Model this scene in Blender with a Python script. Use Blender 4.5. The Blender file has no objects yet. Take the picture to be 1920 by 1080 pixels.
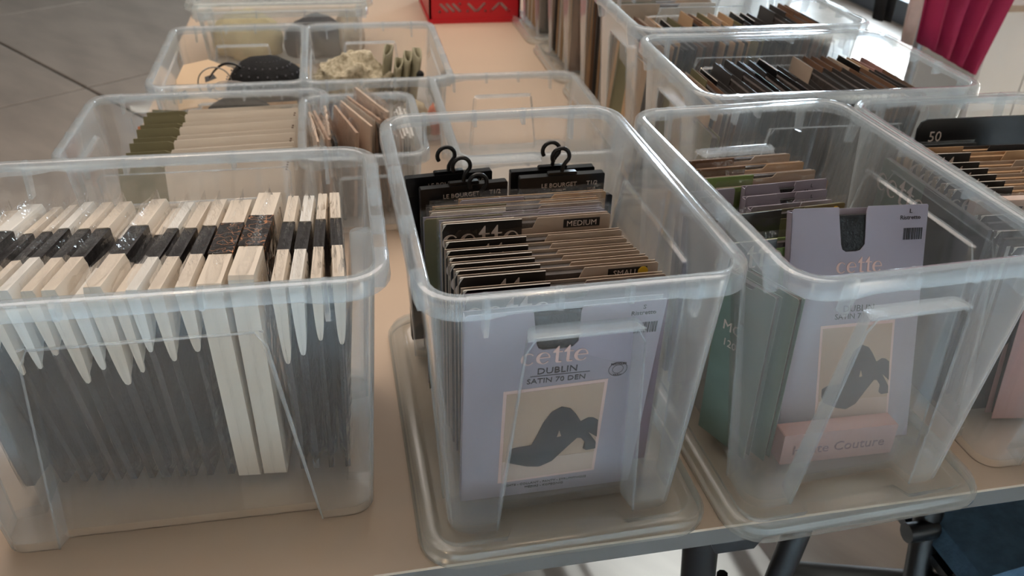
import bpy, bmesh, math, random
from mathutils import Vector, Matrix
from mathutils import noise as mnoise
random.seed(7)
R = math.radians
S = 0.01                       # everything below is in centimetres; the table top is z = 0
scn = bpy.context.scene
col = scn.collection

# ------------------------------------------------------------------ camera, world, lights, exposure
def cam_axes(pitch, roll, yaw):
    cy, sy = math.cos(yaw), math.sin(yaw)
    fw = Vector((sy*math.cos(pitch), cy*math.cos(pitch), -math.sin(pitch)))
    rt = Vector((cy, -sy, 0)); up = rt.cross(fw)
    return fw, math.cos(roll)*rt + math.sin(roll)*up, -math.sin(roll)*rt + math.cos(roll)*up
fw, rt, up = cam_axes(R(32.20453844), R(1.84956959), R(12.21404201))
cd = bpy.data.cameras.new('camera'); cam = bpy.data.objects.new('camera', cd); col.objects.link(cam)
mx = Matrix((rt, up, -fw)).transposed().to_4x4(); mx.translation = Vector((0, 0, 64.3032*S))
cam.matrix_world = mx
cd.sensor_width = 36.0; cd.lens = 1593.3557/1920*36.0; cd.dof.use_dof = True; cd.dof.focus_distance = 0.80; cd.dof.aperture_fstop = 9.0; cd.clip_start = 0.02; cd.clip_end = 60
scn.camera = cam
scn.view_settings.view_transform = 'Standard'; scn.view_settings.look = 'None'
scn.view_settings.gamma = 1; scn.view_settings.use_curve_mapping = False
scn.view_settings.exposure = 0.0
scn.cycles.transparent_max_bounces = 80
scn.cycles.max_bounces = 10
scn.cycles.use_denoising = True

world = bpy.data.worlds.new('world'); scn.world = world; world.use_nodes = True
world.node_tree.nodes['Background'].inputs[0].default_value = (0.64, 0.56, 0.50, 1)
world.node_tree.nodes['Background'].inputs[1].default_value = 0.12

def area(name, loc, target, sx, sy, power, color):
    d = bpy.data.lights.new(name, 'AREA'); d.shape = 'RECTANGLE'; d.size = sx*S; d.size_y = sy*S
    d.energy = power; d.color = color
    o = bpy.data.objects.new(name, d); col.objects.link(o)
    o.location = Vector(loc)*S
    o.rotation_euler = (Vector(target)-Vector(loc)).to_track_quat('-Z', 'Y').to_euler()
    return o
# added fills (aisle floor, overhead, floor patch), daylight outside the windows, warm ceiling lamps
def area2(*a, spread=180):
    o = area(*a); o.data.spread = R(spread); return o
area2('aisle_floor_fill', (20, -122, 230), (20, -122, -73), 560, 110, 520, (0.38, 0.68, 1.0), spread=12)  # added fill on the aisle floor, mirrored as blue in the box fronts
area2('aisle_floor_fill', (60, -290, 230), (60, -290, -73), 640, 210, 1500, (0.46, 0.72, 1.0), spread=12)  # added farther fill, mirrored as blue in the boxes' back walls
area2('overhead_fill', (10, 200, 235), (10, 180, 0), 300, 240, 64, (1.0, 0.90, 0.82))  # added warm fill from above and behind; lights tops, spares fronts
area2('window_daylight_back', (430, 640, 120), (70, 100, 20), 200, 260, 720, (0.76, 0.88, 1.0))
area2('floor_patch_beam', (110, -420, 120), (56, 101, -73), 30, 30, 2.2, (0.72, 0.88, 1.0), spread=5)  # added unseen beam, lights only the floor patch under the table
for i, p in enumerate(((-70, 40, 228), (60, 60, 228), (-60, 190, 228), (70, 200, 228))):
    ld = bpy.data.lights.new('ceiling_lamp', 'POINT'); ld.energy = 7; ld.shadow_soft_size = 0.05; ld.color = (1.0, 0.72, 0.46)
    lo = bpy.data.objects.new('ceiling_lamp', ld); col.objects.link(lo); lo.location = Vector(p)*S
sd = bpy.data.lights.new('sun', 'SUN'); sd.energy = 48; sd.angle = R(0.8); sd.color = (1.0, 0.96, 0.88)
sun = bpy.data.objects.new('sun', sd); col.objects.link(sun)
SUN_DIR = Vector((0.70, 0.55, 0.45)).normalized()
sun.rotation_euler = (-SUN_DIR).to_track_quat('-Z', 'Y').to_euler()

# ------------------------------------------------------------------ materials
def lin(c):
    return tuple(((v/255)/12.92 if v/255 <= 0.04045 else ((v/255+0.055)/1.055)**2.4) for v in c) + (1,)
_m = {}
def mat(name, rgb, rough=0.6, spec=0.5, metal=0.0, vary=0.0, scale=40.0, bump=0.0, bscale=60.0, rgb2=None, coat=0.0, stretch=None):
    if name in _m: return _m[name]
    m = bpy.data.materials.new(name); m.use_nodes = True; nt = m.node_tree
    b = nt.nodes['Principled BSDF']
    b.inputs['Base Color'].default_value = lin(rgb); b.inputs['Roughness'].default_value = rough
    b.inputs['Specular IOR Level'].default_value = spec; b.inputs['Metallic'].default_value = metal
    b.inputs['Coat Weight'].default_value = coat
    tc = nt.nodes.new('ShaderNodeTexCoord'); src = tc.outputs['Object']
    if stretch:
        mp = nt.nodes.new('ShaderNodeMapping'); mp.inputs['Scale'].default_value = stretch
        nt.links.new(src, mp.inputs[0]); src = mp.outputs[0]
    if vary or rgb2:
        n = nt.nodes.new('ShaderNodeTexNoise'); n.inputs['Scale'].default_value = scale; n.inputs['Detail'].default_value = 4
        nt.links.new(src, n.inputs['Vector'])
        r = nt.nodes.new('ShaderNodeValToRGB'); c1 = lin(rgb)
        c2 = lin(rgb2) if rgb2 else tuple(v*(1-vary) for v in c1[:3])+(1,)
        r.color_ramp.elements[0].color = c1; r.color_ramp.elements[1].color = c2
        r.color_ramp.elements[0].position = 0.38; r.color_ramp.elements[1].position = 0.66
        nt.links.new(n.outputs['Fac'], r.inputs[0]); nt.links.new(r.outputs[0], b.inputs['Base Color'])
    if bump:
        n2 = nt.nodes.new('ShaderNodeTexNoise'); n2.inputs['Scale'].default_value = bscale; n2.inputs['Detail'].default_value = 3
        nt.links.new(src, n2.inputs['Vector'])
        bp = nt.nodes.new('ShaderNodeBump'); bp.inputs['Strength'].default_value = bump; bp.inputs['Distance'].default_value = 0.004
        nt.links.new(n2.outputs['Fac'], bp.inputs['Height']); nt.links.new(bp.outputs[0], b.inputs['Normal'])
    _m[name] = m; return m

def clear(name, veil, tint, trans, rough, bump=0.0, bscale=60.0, translucent=0.5, gloss=1.0, graze=0.0):
    """Thin translucent plastic: straight-through transmission, a milky scattered share, Fresnel gloss."""
    m = bpy.data.materials.new(name); m.use_nodes = True; nt = m.node_tree; N = nt.nodes; L = nt.links
    N.remove(N['Principled BSDF']); out = N['Material Output']
    tr = N.new('ShaderNodeBsdfTransparent'); tr.inputs[0].default_value = (*trans, 1)
    df = N.new('ShaderNodeBsdfDiffuse'); df.inputs[0].default_value = (*tint, 1)
    tl = N.new('ShaderNodeBsdfTranslucent'); tl.inputs[0].default_value = (*tint, 1)
    gl = N.new('ShaderNodeBsdfGlossy'); gl.inputs['Roughness'].default_value = rough; gl.inputs['Color'].default_value = (gloss, gloss, gloss, 1)
    a = N.new('ShaderNodeMixShader'); a.inputs[0].default_value = translucent
    L.new(df.outputs[0], a.inputs[1]); L.new(tl.outputs[0], a.inputs[2])
    b = N.new('ShaderNodeMixShader'); b.inputs[0].default_value = veil
    L.new(tr.outputs[0], b.inputs[1]); L.new(a.outputs[0], b.inputs[2])
    if graze:      # longer way through the milky wall at a slant: more scattering
        lw = N.new('ShaderNodeLayerWeight'); lw.inputs['Blend'].default_value = 0.5
        pw = N.new('ShaderNodeMath'); pw.operation = 'POWER'; pw.inputs[1].default_value = 3.0; L.new(lw.outputs['Facing'], pw.inputs[0])
        ma = N.new('ShaderNodeMath'); ma.operation = 'MULTIPLY_ADD'; ma.inputs[1].default_value = graze; ma.inputs[2].default_value = veil
        L.new(pw.outputs[0], ma.inputs[0]); L.new(ma.outputs[0], b.inputs[0])
    g = N.new('ShaderNodeNewGeometry'); mr = N.new('ShaderNodeMapRange')
    mr.inputs['To Min'].default_value = 1.56; mr.inputs['To Max'].default_value = 1/1.56
    L.new(g.outputs['Backfacing'], mr.inputs['Value'])
    fr = N.new('ShaderNodeFresnel'); L.new(mr.outputs[0], fr.inputs['IOR'])
    c = N.new('ShaderNodeMixShader'); L.new(fr.outputs[0], c.inputs[0])
    L.new(b.outputs[0], c.inputs[1]); L.new(gl.outputs[0], c.inputs[2]); L.new(c.outputs[0], out.inputs['Surface'])
    if bump:
        tc = N.new('ShaderNodeTexCoord'); n2 = N.new('ShaderNodeTexNoise'); n2.inputs['Scale'].default_value = bscale
        n2.inputs['Detail'].default_value = 3
        L.new(tc.outputs['Object'], n2.inputs['Vector'])
        bp = N.new('ShaderNodeBump'); bp.inputs['Strength'].default_value = bump; bp.inputs['Distance'].default_value = 0.004
        L.new(n2.outputs['Fac'], bp.inputs['Height'])
        for s in (df, gl, tl): L.new(bp.outputs[0], s.inputs['Normal'])
        L.new(bp.outputs[0], fr.inputs['Normal'])
    _m[name] = m; return m

PL_BODY = clear('clear_polypropylene', 0.040, (0.80, 0.85, 0.88), (0.985, 0.99, 0.992), 0.13, graze=0.95)
PL_RIM = clear('milky_polypropylene', 0.24, (0.80, 0.86, 0.90), (0.97, 0.98, 0.985), 0.12)
PL_LID = clear('frosted_lid_plastic', 0.20, (0.80, 0.83, 0.82), (0.97, 0.975, 0.965), 0.16)
FILM = clear('crinkled_film', 0.005, (0.92, 0.92, 0.92), (0.99, 0.99, 0.99), 0.06, bump=1.0, bscale=60, gloss=1.0)
TABLE = mat('cream_laminate', (204, 181, 158), 0.42, vary=0.05, scale=3)
TABLE_EDGE = mat('table_edge', (84, 76, 70), 0.6)
CONCRETE = mat('grey_tile', (172, 158, 145), 0.33, vary=0.22, scale=2.2, bump=0.15, bscale=12, stretch=(1, 3.2, 1))
GROUT = mat('dark_joint', (58, 50, 45), 0.8)
BLACK = mat('black_card', (19, 18, 19), 0.34, vary=0.2, scale=30)
CHAR = mat('charcoal_tights', (30, 29, 30), 0.85, vary=0.35, scale=90, bump=0.5, bscale=160)
SHEER = mat('sheer_tights', (68, 60, 56), 0.5, vary=0.4, scale=60, bump=0.4, bscale=90)
CREAM = mat('cream_card', (232, 220, 204), 0.5, vary=0.04, scale=20)
WHITEC = mat('white_card', (240, 238, 232), 0.45)
BEIGE = mat('beige_card', (182, 161, 142), 0.6, vary=0.1, scale=30)
TAN = mat('tan_card', (196, 160, 122), 0.6, vary=0.12, scale=30)
BROWN = mat('brown_card', (120, 88, 66), 0.6, vary=0.15, scale=30)
LAV = mat('lavender_card', (156, 147, 158), 0.55, vary=0.03, scale=12)
PINK = mat('rose_card', (168, 126, 118), 0.6)
GREEN = mat('green_card', (128, 150, 84), 0.55, vary=0.12, scale=30)
DGREEN = mat('dark_green_card', (116, 132, 122), 0.55, vary=0.12, scale=30)
OLIVE = mat('olive_card', (122, 115, 82), 0.6, vary=0.1, scale=30)
GREY = mat('dark_grey_card', (66, 62, 60), 0.4, vary=0.2, scale=30)
BLUEC = mat('blue_grey_card', (96, 118, 136), 0.5)
INK_P = mat('pale_print', (216, 200, 190), 0.5)
INK_R = mat('rose_print', (214, 178, 168), 0.5)
INK_D = mat('dark_print', (24, 23, 27), 0.5)
YEL = mat('yellow_dot', (228, 184, 44), 0.5)
WEAR = mat('worn_card_edge', (214, 206, 196), 0.7)
BAND = mat('sheer_band', (40, 36, 36), 0.32, vary=0.4, scale=50, bump=0.4, bscale=60)
PATT = mat('patterned_band', (34, 27, 25), 0.3, rgb2=(38, 30, 28), bump=0.5, bscale=80)
def pattern_band():
    nt = PATT.node_tree; b = nt.nodes['Principled BSDF']
    tc = nt.nodes.new('ShaderNodeTexCoord'); v = nt.nodes.new('ShaderNodeTexNoise'); v.inputs['Scale'].default_value = 95; v.inputs['Detail'].default_value = 1
    nt.links.new(tc.outputs['Object'], v.inputs['Vector'])
    r = nt.nodes.new('ShaderNodeValToRGB'); e = r.color_ramp.elements
    e[0].position = 0.0; e[0].color = lin((34, 28, 27)); e[1].position = 1.0; e[1].color = lin((34, 28, 27))
    for p, c in ((0.50, (34, 28, 27)), (0.508, (205, 140, 92)), (0.516, (205, 140, 92)), (0.524, (34, 28, 27))):
        n = e.new(p); n.color = lin(c)
    nt.links.new(v.outputs['Fac'], r.inputs[0]); nt.links.new(r.outputs[0], b.inputs['Base Color'])
pattern_band()

# ------------------------------------------------------------------ mesh helpers
class MB:
    def __init__(s): s.v = []; s.f = []
    def add(s, vs, fs, M=None):
        o = len(s.v)
        for p in vs: s.v.append(tuple((M @ Vector(p)) if M is not None else p))
        for f in fs: s.f.append(tuple(i+o for i in f))
        return s
    def box(s, x0, x1, y0, y1, z0, z1, M=None, bev=0.0):
        b = bev
        if b <= 0:
            vs = [(x, y, z) for z in (z0, z1) for y in (y0, y1) for x in (x0, x1)]
            return s.add(vs, [(0, 2, 3, 1), (4, 5, 7, 6), (0, 1, 5, 4), (2, 6, 7, 3), (0, 4, 6, 2), (1, 3, 7, 5)], M)
        return s.prism([(x0+b, z0), (x1-b, z0), (x1, z0+b), (x1, z1-b), (x1-b, z1), (x0+b, z1), (x0, z1-b), (x0, z0+b)], y0, y1, M)
    def prism(s, poly, y0, y1, M=None):
        """polygon in the xz plane, extruded from y0 to y1"""
        n = len(poly)
        vs = [(x, y0, z) for x, z in poly] + [(x, y1, z) for x, z in poly]
        fs = [tuple(range(n)), tuple(range(2*n-1, n-1, -1))] + [(i, i+n, (i+1) % n + n, (i+1) % n) for i in range(n)]
        return s.add(vs, fs, M)
    def tube(s, path, r, seg=8, M=None, closed=False):
        path = [Vector(p) for p in path]; n = len(path); vs = []; prev = None
        for i, p in enumerate(path):
            a = path[i-1] if (i or closed) else p; b = path[(i+1) % n] if (i < n-1 or closed) else p
            t = (b-a).normalized()
            ref = prev if prev is not None else (Vector((0, 0, 1)) if abs(t.z) < 0.9 else Vector((1, 0, 0)))
            u = (ref - t*ref.dot(t)).normalized(); w = t.cross(u); prev = u
            rr = r[i] if isinstance(r, (list, tuple)) else r
            for k in range(seg):
                c = 2*math.pi*k/seg; vs.append(p + (u*math.cos(c)+w*math.sin(c))*rr)
        fs = []
        for i in range(n if closed else n-1):
            j = (i+1) % n
            for k in range(seg): fs.append((i*seg+k, i*seg+(k+1) % seg, j*seg+(k+1) % seg, j*seg+k))
        if not closed: fs += [tuple(range(seg-1, -1, -1)), tuple((n-1)*seg+k for k in range(seg))]
        return s.add(vs, fs, M)
    def mesh(s, name, m, smooth=40, fix=True):
        me = bpy.data.meshes.new(name)
        me.from_pydata([(p[0]*S, p[1]*S, p[2]*S) for p in s.v], [], s.f)
        if fix:
            bm = bmesh.new(); bm.from_mesh(me); bmesh.ops.recalc_face_normals(bm, faces=bm.faces); bm.to_mesh(me); bm.free()
        me.materials.append(m)
        if smooth:
            for p in me.polygons: p.use_smooth = True
            me.set_sharp_from_angle(angle=R(smooth))
        return me

def ob(name, me, parent=None, loc=(0, 0, 0), rot=(0, 0, 0), **props):
    o = bpy.data.objects.new(name, me); col.objects.link(o)
    if parent: o.parent = parent
    o.location = Vector(loc)*S; o.rotation_euler = rot
    for k, v in props.items(): o[k] = v
    return o
def thing(name, label, cat, loc=(0, 0, 0), rot=(0, 0, 0), group=None):
    p = dict(label=label, category=cat)
    if group: p['group'] = group
    return ob(name, None, None, loc, rot, **p)
def dup(root, label=None, loc=None, rot=None, group=None):
    c = root.copy(); col.objects.link(c)
    if label: c['label'] = label
    if group: c['group'] = group
    if loc is not None: c.location = Vector(loc)*S
    if rot is not None: c.rotation_euler = rot
    def rec(a, b):
        for ch in list(a.children):
            if ch == b: continue
            d = ch.copy(); col.objects.link(d); d.parent = b; rec(ch, d)
    rec(root, c); return c
WORD = ['first', 'second', 'third', 'fourth', 'fifth', 'sixth', 'seventh', 'eighth', 'ninth', 'tenth', 'eleventh', 'twelfth', 'thirteenth',
        'fourteenth', 'fifteenth', 'sixteenth', 'seventeenth', 'eighteenth', 'nineteenth', 'twentieth', 'twenty-first', 'twenty-second', 'twenty-third']

# lettering: 2D meshes lying in the xz plane, facing -y
_t = {}
def text_mesh(txt, size, m, extr=0.02, align='CENTER'):
    k = (txt, size, m.name, align)
    if k in _t: return _t[k]
    cu = bpy.data.curves.new('lettering', 'FONT'); cu.body = txt; cu.size = size; cu.extrude = extr; cu.align_x = align; cu.resolution_u = 2
    o = bpy.data.objects.new('tmp', cu); col.objects.link(o)
    bpy.context.view_layer.update()
    me = bpy.data.meshes.new_from_object(o.evaluated_get(bpy.context.evaluated_depsgraph_get()))
    bpy.data.objects.remove(o)
    me.transform(Matrix.Scale(S, 4) @ Matrix.Rotation(R(90), 4, 'X')); me.name = 'lettering'
    me.materials.clear(); me.materials.append(m); _t[k] = me; return me
def cette_mesh(h, m):
    """the serif word mark 'cette', x-height h, centred on x = 0, base line z = 0"""
    k = ('cette', h, m.name)
    if k in _t: return _t[k]
    mb = MB()
    def arc(cx, a0, a1, n=18):
        for i in range(n):
            q = []
            for j in (i, i+1):
                a = R(a0+(a1-a0)*j/n)
                q.append(((cx+0.47*math.cos(a)), 0.5+0.52*math.sin(a)))
                q.append(((cx+0.06+0.30*math.cos(a)), 0.5+0.45*math.sin(a)))
            poly = [q[0], q[2], q[3], q[1]]
            mb.prism([(x*h, z*h) for x, z in poly], -0.02, 0.02)
    def e(cx):
        arc(cx, 8, 322)
        mb.prism([(x*h, z*h) for x, z in ((cx-0.36, 0.50), (cx+0.46, 0.50), (cx+0.46, 0.58), (cx-0.36, 0.58))], -0.02, 0.02)
    def t(cx):
        mb.prism([(x*h, z*h) for x, z in ((cx-0.09, 0.12), (cx, 0.0), (cx+0.3, 0.0), (cx+0.34, 0.09), (cx+0.12, 0.12), (cx+0.1, 0.9), (cx+0.34, 0.9), (cx+0.34, 0.98),
                                          (cx+0.1, 0.98), (cx+0.1, 1.45), (cx+0.04, 1.45), (cx-0.28, 0.98), (cx-0.28, 0.9), (cx-0.09, 0.9))], -0.02, 0.02)
    arc(-2.0, 40, 322); e(-1.0); t(-0.1); t(0.62); e(1.5)
    me = mb.mesh('lettering', m, smooth=0); _t[k] = me; return me

# ------------------------------------------------------------------ storage boxes
def ring(a, b, r, pf, df, ps, ds, e=0.5, ns=6):
    """rounded rectangle, half sizes a (x) and b (y), with inward panels on the y ends (pf, df) and the x ends (ps, ds)"""
    out = []
    def side(L, half, p, d, fx):
        p = min(p, L-e-0.1)
        ss = [-L, -(L+p+e)/2, -p-e, -p, -p*0.5, 0, p*0.5, p, p+e, (L+p+e)/2]
        for s in ss: out.append(fx(s, half-(d if abs(s) <= p+1e-6 else 0)))
    def corner(cx, cy, a0):
        for i in range(ns):
            t = R(a0+90*i/ns); out.append((cx+r*math.cos(t), cy+r*math.sin(t)))
    side(a-r, b, pf, df, lambda s, h: (s, -h)); corner(a-r, -b+r, -90)
    side(b-r, a, ps, ds, lambda s, h: (h, s)); corner(a-r, b-r, 0)
    side(a-r, b, pf, df, lambda s, h: (-s, h)); corner(-a+r, b-r, 90)
    side(b-r, a, ps, ds, lambda s, h: (-h, -s)); corner(-a+r, -b+r, 180)
    return out
def bridge(mb, rings, close=False, cap0=False, cap1=False):
    n = len(rings[0]); o = len(mb.v)
    for rg in rings: mb.v += [tuple(p) for p in rg]
    m = len(rings)
    for i in range(m if close else m-1):
        j = (i+1) % m
        for k in range(n): mb.f.append((o+i*n+k, o+i*n+(k+1) % n, o+j*n+(k+1) % n, o+j*n+k))
    if cap0: mb.f.append(tuple(o+k for k in range(n)))
    if cap1: mb.f.append(tuple(o+(m-1)*n+k for k in range(n)))

def box_meshes(W, D, H, taper, r0, r1, ze, dz0, dz1, pe0, pe1, zl, dl0, dl1, pl0, pl1, floor_z=1.0):
    """W x D over the rim, H high; the y ends carry the deep panel (top ze), the x ends the shallow one (top zl)."""
    wa, wb = W/2-1.2, D/2-1.2; top = H-0.3
    def at(z, t=0.0, flat=False):
        f = z/top; a = wa-taper*(1-f)-t; b = wb-(taper+0.25)*(1-f)-t; r = r0+(r1-r0)*f-t
        def pan(zt, d0, d1, p0, p1):
            g = min(1, z/zt); return p0+(p1-p0)*g, (0 if (z > zt or flat) else d0+(d1-d0)*g)
        pe, de = pan(ze, dz0, dz1, pe0, pe1); pl, dl = pan(zl, dl0, dl1, pl0, pl1)
        return [(x, y, z) for x, y in ring(a, b, max(r, 0.3), pe, de, pl, dl)]
    zs = sorted(set([0, floor_z, floor_z+0.8, H*0.25, H*0.5, ze-0.25, ze+0.15, zl-0.15, zl+0.15, top]))
    mb = MB(); th = 0.16
    outer = [at(z) for z in zs]; inner = [at(z, th) for z in reversed(zs)]
    bridge(mb, outer+inner, close=True)
    fl = at(floor_z, th+0.02); fl2 = [(x, y, z+0.16) for x, y, z in fl]
    bridge(mb, [fl, fl2], cap0=True, cap1=True)
    body = mb.mesh('body', PL_BODY, 35)
    def edge(end):
        """milky bead imitating the bright edge highlights round one pressed-in wall panel, and the grip ledge over it (end walls)"""
        zt, p0, p1, d0, d1 = (ze, pe0, pe1, dz0, dz1) if end else (zl, pl0, pl1, dl0, dl1)
        def P(sg, z):
            f = z/top; g = min(1, z/zt); p = p0+(p1-p0)*g+0.45
            h = (wb-(taper+0.25)*(1-f)) if end else (wa-taper*(1-f))
            return (sg*p, -h-0.03, z) if end else (h+0.03, sg*p, z)
        m_ = MB(); pts = [P(-1, 0.1)]+[P(-1, zt*q) for q in (0.3, 0.6, 0.94)]
        c1 = Vector(P(-1, zt+0.1)); c2 = Vector(P(1, zt+0.1)); u = (c2-c1).normalized()
        pts += [tuple(c1+u*0.7), tuple(c2-u*0.7)]+[P(1, zt*q) for q in (0.94, 0.6, 0.3)]+[P(1, 0.1)]
        m_.tube(pts, 0.11, 5); e_ = m_.mesh('edge_highlight_bead', PL_RIM, 60)  # pale bead added in place of highlights along the panel edges
        g_ = None
        if end:
            h = wb-(taper+0.25)*(1-zt/top); m2_ = MB(); n_ = 6; q = []
            for i in range(n_+1): a_ = R(90+90*i/n_); q.append((-p1+0.6+0.9*math.cos(a_), -h+d1-0.8+0.9*math.sin(a_)))
            poly = [(p1+0.4, -h), (p1+0.3, -h+d1-0.8)]+[(-x, y) for x, y in reversed(q)]+q+[(-p1-0.4, -h)]
            n2 = len(poly); m2_.add([(x, y, zt-0.18) for x, y in poly]+[(x, y, zt+0.16) for x, y in poly], [tuple(range(n2)), tuple(range(2*n2-1, n2-1, -1))]+[(i, i+n2, (i+1) % n2+n2, (i+1) % n2) for i in range(n2)])
            g_ = m2_.mesh('grip_ledge', PL_RIM, 40)
        return e_, g_
    be, gl_ = edge(True); bl_, _ = edge(False)
    mb = MB(); a, b, r = W/2, D/2, r1+1.2
    def rr(off, z, drop=0.0):
        rg = ring(a+off, b+off, r+off, min(W, D)*0.22, 0, D*0.3, 0); n = len(rg); q = []
        for (x, y) in rg:
            mid = (abs(x) < W*0.30 and abs(y) > b-1.5) or (abs(y) < D*0.33 and abs(x) > a-1.5)
            q.append((x, y, z+(drop if mid else 0)))
        return q
    prof = [(-1.36, H-0.75), (-1.30, H-0.15), (-1.1, H), (-0.35, H), (-0.12, H-0.12), (0, H-0.4), (0.06, H-1.75), (-0.1, H-1.75), (-0.2, H-0.5), (-0.4, H-0.3), (-1.15, H-0.3), (-1.2, H-0.75)]
    bridge(mb, [rr(o, z, 0.3 if z < H-1.5 else 0) for o, z in prof], close=True)
    rim = mb.mesh('rim', PL_RIM, 50)
    def rib(h2):
        m2 = MB(); m2.prism([(-0.0, H-0.35-h2), (0.9, H-1.75), (1.24, H-1.6), (1.24, H-0.4), (1.05, H-0.02), (0, H-0.02)], -0.2, 0.2)
        if h2 > 2: m2.v[0] = (-0.35, -0.2, H-0.35-h2); m2.v[6] = (-0.35, 0.2, H-0.35-h2); m2.v[1] = (0.75, -0.2, H-0.6-h2*0.95); m2.v[7] = (0.75, 0.2, H-0.6-h2*0.95)
        return m2.mesh('rib', PL_RIM, 0)
    return dict(bead_end=be, ledge=gl_, bead_side=bl_, body=body, rim=rim, rib=rib(min(3.4, H*0.2)), notch=rib(1.4), W=W, D=D, H=H, r=r)
TALL = box_meshes(28, 40, 28.6, 1.45, 2.3, 2.6, 23.3, 2.5, 1.7, 6.4, 4.6, 23.5, 1.3, 0.35, 11.6, 8.9)
MID = box_meshes(28, 39, 14.0, 0.8, 2.0, 2.2, 10.0, 1.2, 0.8, 6.0, 5.0, 10.8, 0.6, 0.3, 12.5, 13.2)
SMALL = box_meshes(19.5, 28, 14.0, 0.8, 1.6, 2.0, 10.0, 0.9, 0.5, 4.2, 3.6, 10.6, 0.5, 0.25, 8, 8.6)
def storage_box(label, kind, loc, yaw):
    t = thing('storage_box', label, 'storage box', loc, (0, 0, yaw), 'clear plastic storage boxes on the table')
    ob('body', kind['body'], t); ob('rim', kind['rim'], t)
    for r_ in (0, math.pi):
        ob('edge_highlight_bead', kind['bead_end'], t, rot=(0, 0, r_)); ob('edge_highlight_bead', kind['bead_side'], t, rot=(0, 0, r_)); ob('grip_ledge', kind['ledge'], t, rot=(0, 0, r_))
    a, b, r = kind['W']/2-1.2, kind['D']/2-1.2, kind['r']+0.3
    for sx in (-1, 1):
        for sy in (-1, 1):
            ob('rib', kind['rib'], t, (sx*a, sy*(b-r), 0), (0, 0, 0 if sx > 0 else math.pi))
            ob('rib', kind['rib'], t, (sx*(a-r), sy*b, 0), (0, 0, sy*math.pi/2))
            ob('rib', kind['notch'], t, (sx*a, sy*(b-r)*0.36, 0), (0, 0, 0 if sx > 0 else math.pi))
        ob('rib', kind['notch'], t, (sx*(a-r)*0.33, -b, 0), (0, 0, -math.pi/2))
        ob('rib', kind['notch'], t, (sx*(a-r)*0.33, b, 0), (0, 0, math.pi/2))
    return t
def lid_mesh(W, D):
    mb = MB(); a, b, r = W/2, D/2, 4.0
    def rg(off, z, bump=0): return [(x, y, z) for x, y in ring(a-off, b-off, max(r-off, 1), 5.2, bump, 5, 0, e=0.9)]
    up_ = [rg(0.25, 0.0), rg(0.0, 0.25), rg(0.0, 0.8), rg(0.35, 0.95), rg(0.45, 1.6), rg(0.9, 1.85), rg(1.75, 1.8), rg(2.0, 0.95, 1.9), rg(2.35, 0.75, 1.9)]
    bridge(mb, up_, cap1=True)
    dn = [(x, y, z-0.16) for x, y, z in rg(2.3, 0.75, 1.9)]
    inn = [rg(0.4, 0.0), rg(0.17, 0.3), rg(0.17, 0.7), rg(0.5, 0.85), rg(0.6, 1.5), rg(1.0, 1.7), rg(1.65, 1.65), dn]
    bridge(mb, inn, cap1=True)
    bridge(mb, [rg(0.25, 0.0), rg(0.4, 0.0)])
    return mb.mesh('lid', PL_LID, 50)
LID = lid_mesh(28.8, 41.6)

# ------------------------------------------------------------------ setting
def tilefloor():
    mb = MB(); mb.box(-500, 700, -500, 900, -75, -73.4)
    f = ob('floor', mb.mesh('floor', GROUT, 0), kind='structure')
    ang = math.atan2(-110, 82.4); T = 152.0
    tm = MB(); b = 0.5; h = T/2-0.6
    tm.box(-h, h, -h, h, -1.4, -0.25)
    tm.add([(-h, -h, -0.25), (h, -h, -0.25), (h, h, -0.25), (-h, h, -0.25), (-h+b, -h+b, 0), (h-b, -h+b, 0), (h-b, h-b, 0), (-h+b, h-b, 0)],
           [(0, 1, 5, 4), (1, 2, 6, 5), (2, 3, 7, 6), (3, 0, 4, 7), (4, 5, 6, 7)])
    me = tm.mesh('tile', CONCRETE, 0)
    ux = Vector((math.cos(ang), math.sin(ang), 0)); uy = Vector((-math.sin(ang), math.cos(ang), 0))
    o = Vector((-92.3, 383.3, 0))
    for i in range(-6, 8):
        for j in range(-5, 6):
            p = o+ux*(i+0.24)*T+uy*(j+0.5)*T
            if -480 < p.x < 640 and -480 < p.y < 860: ob('tile', me, f, (p.x, p.y, -73), (0, 0, ang))
tilefloor()
def wall_with_hole(name, m, origin, length, height, hole, yaw, th=12):
    x0, x1, z0, z1 = hole; mb = MB()
    mb.box(0, x0, 0, th, 0, height); mb.box(x1, length, 0, th, 0, height); mb.box(x0, x1, 0, th, 0, z0); mb.box(x0, x1, 0, th, z1, height)
    ob(name, mb.mesh(name, m, 0), None, origin, (0, 0, yaw), kind='structure')
PLASTER = mat('white_plaster', (188, 188, 184), 0.8, vary=0.05, scale=4)
FRAME = mat('slate_window_frame', (70, 78, 88), 0.5)
wall_with_hole('wall_back', PLASTER, (-420, 700, -73), 1060, 440, (100, 100.1, 100, 100.1), 0)
mb = MB()
for (ya, yb, za, zb) in ((-340, 200, -73, 367), (200, 560, -73, -59), (200, 560, 40, 367), (560, 575, -73, 367), (575, 690, -73, -59), (575, 690, 227, 367), (690, 700, -73, 367)):  # wall above the low window added to keep sun off the table
    mb.box(352, 364, ya, yb, za, zb)
ob('wall_right', mb.mesh('wall_right', PLASTER, 0), kind='structure')
wall_with_hole('wall_front', PLASTER, (-260, -440, -73), 900, 330, (60, 620, 2, 310), 0)
WG = clear('window_glass', 0.0, (1, 1, 1), (0.96, 0.98, 0.98), 0.02)
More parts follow.
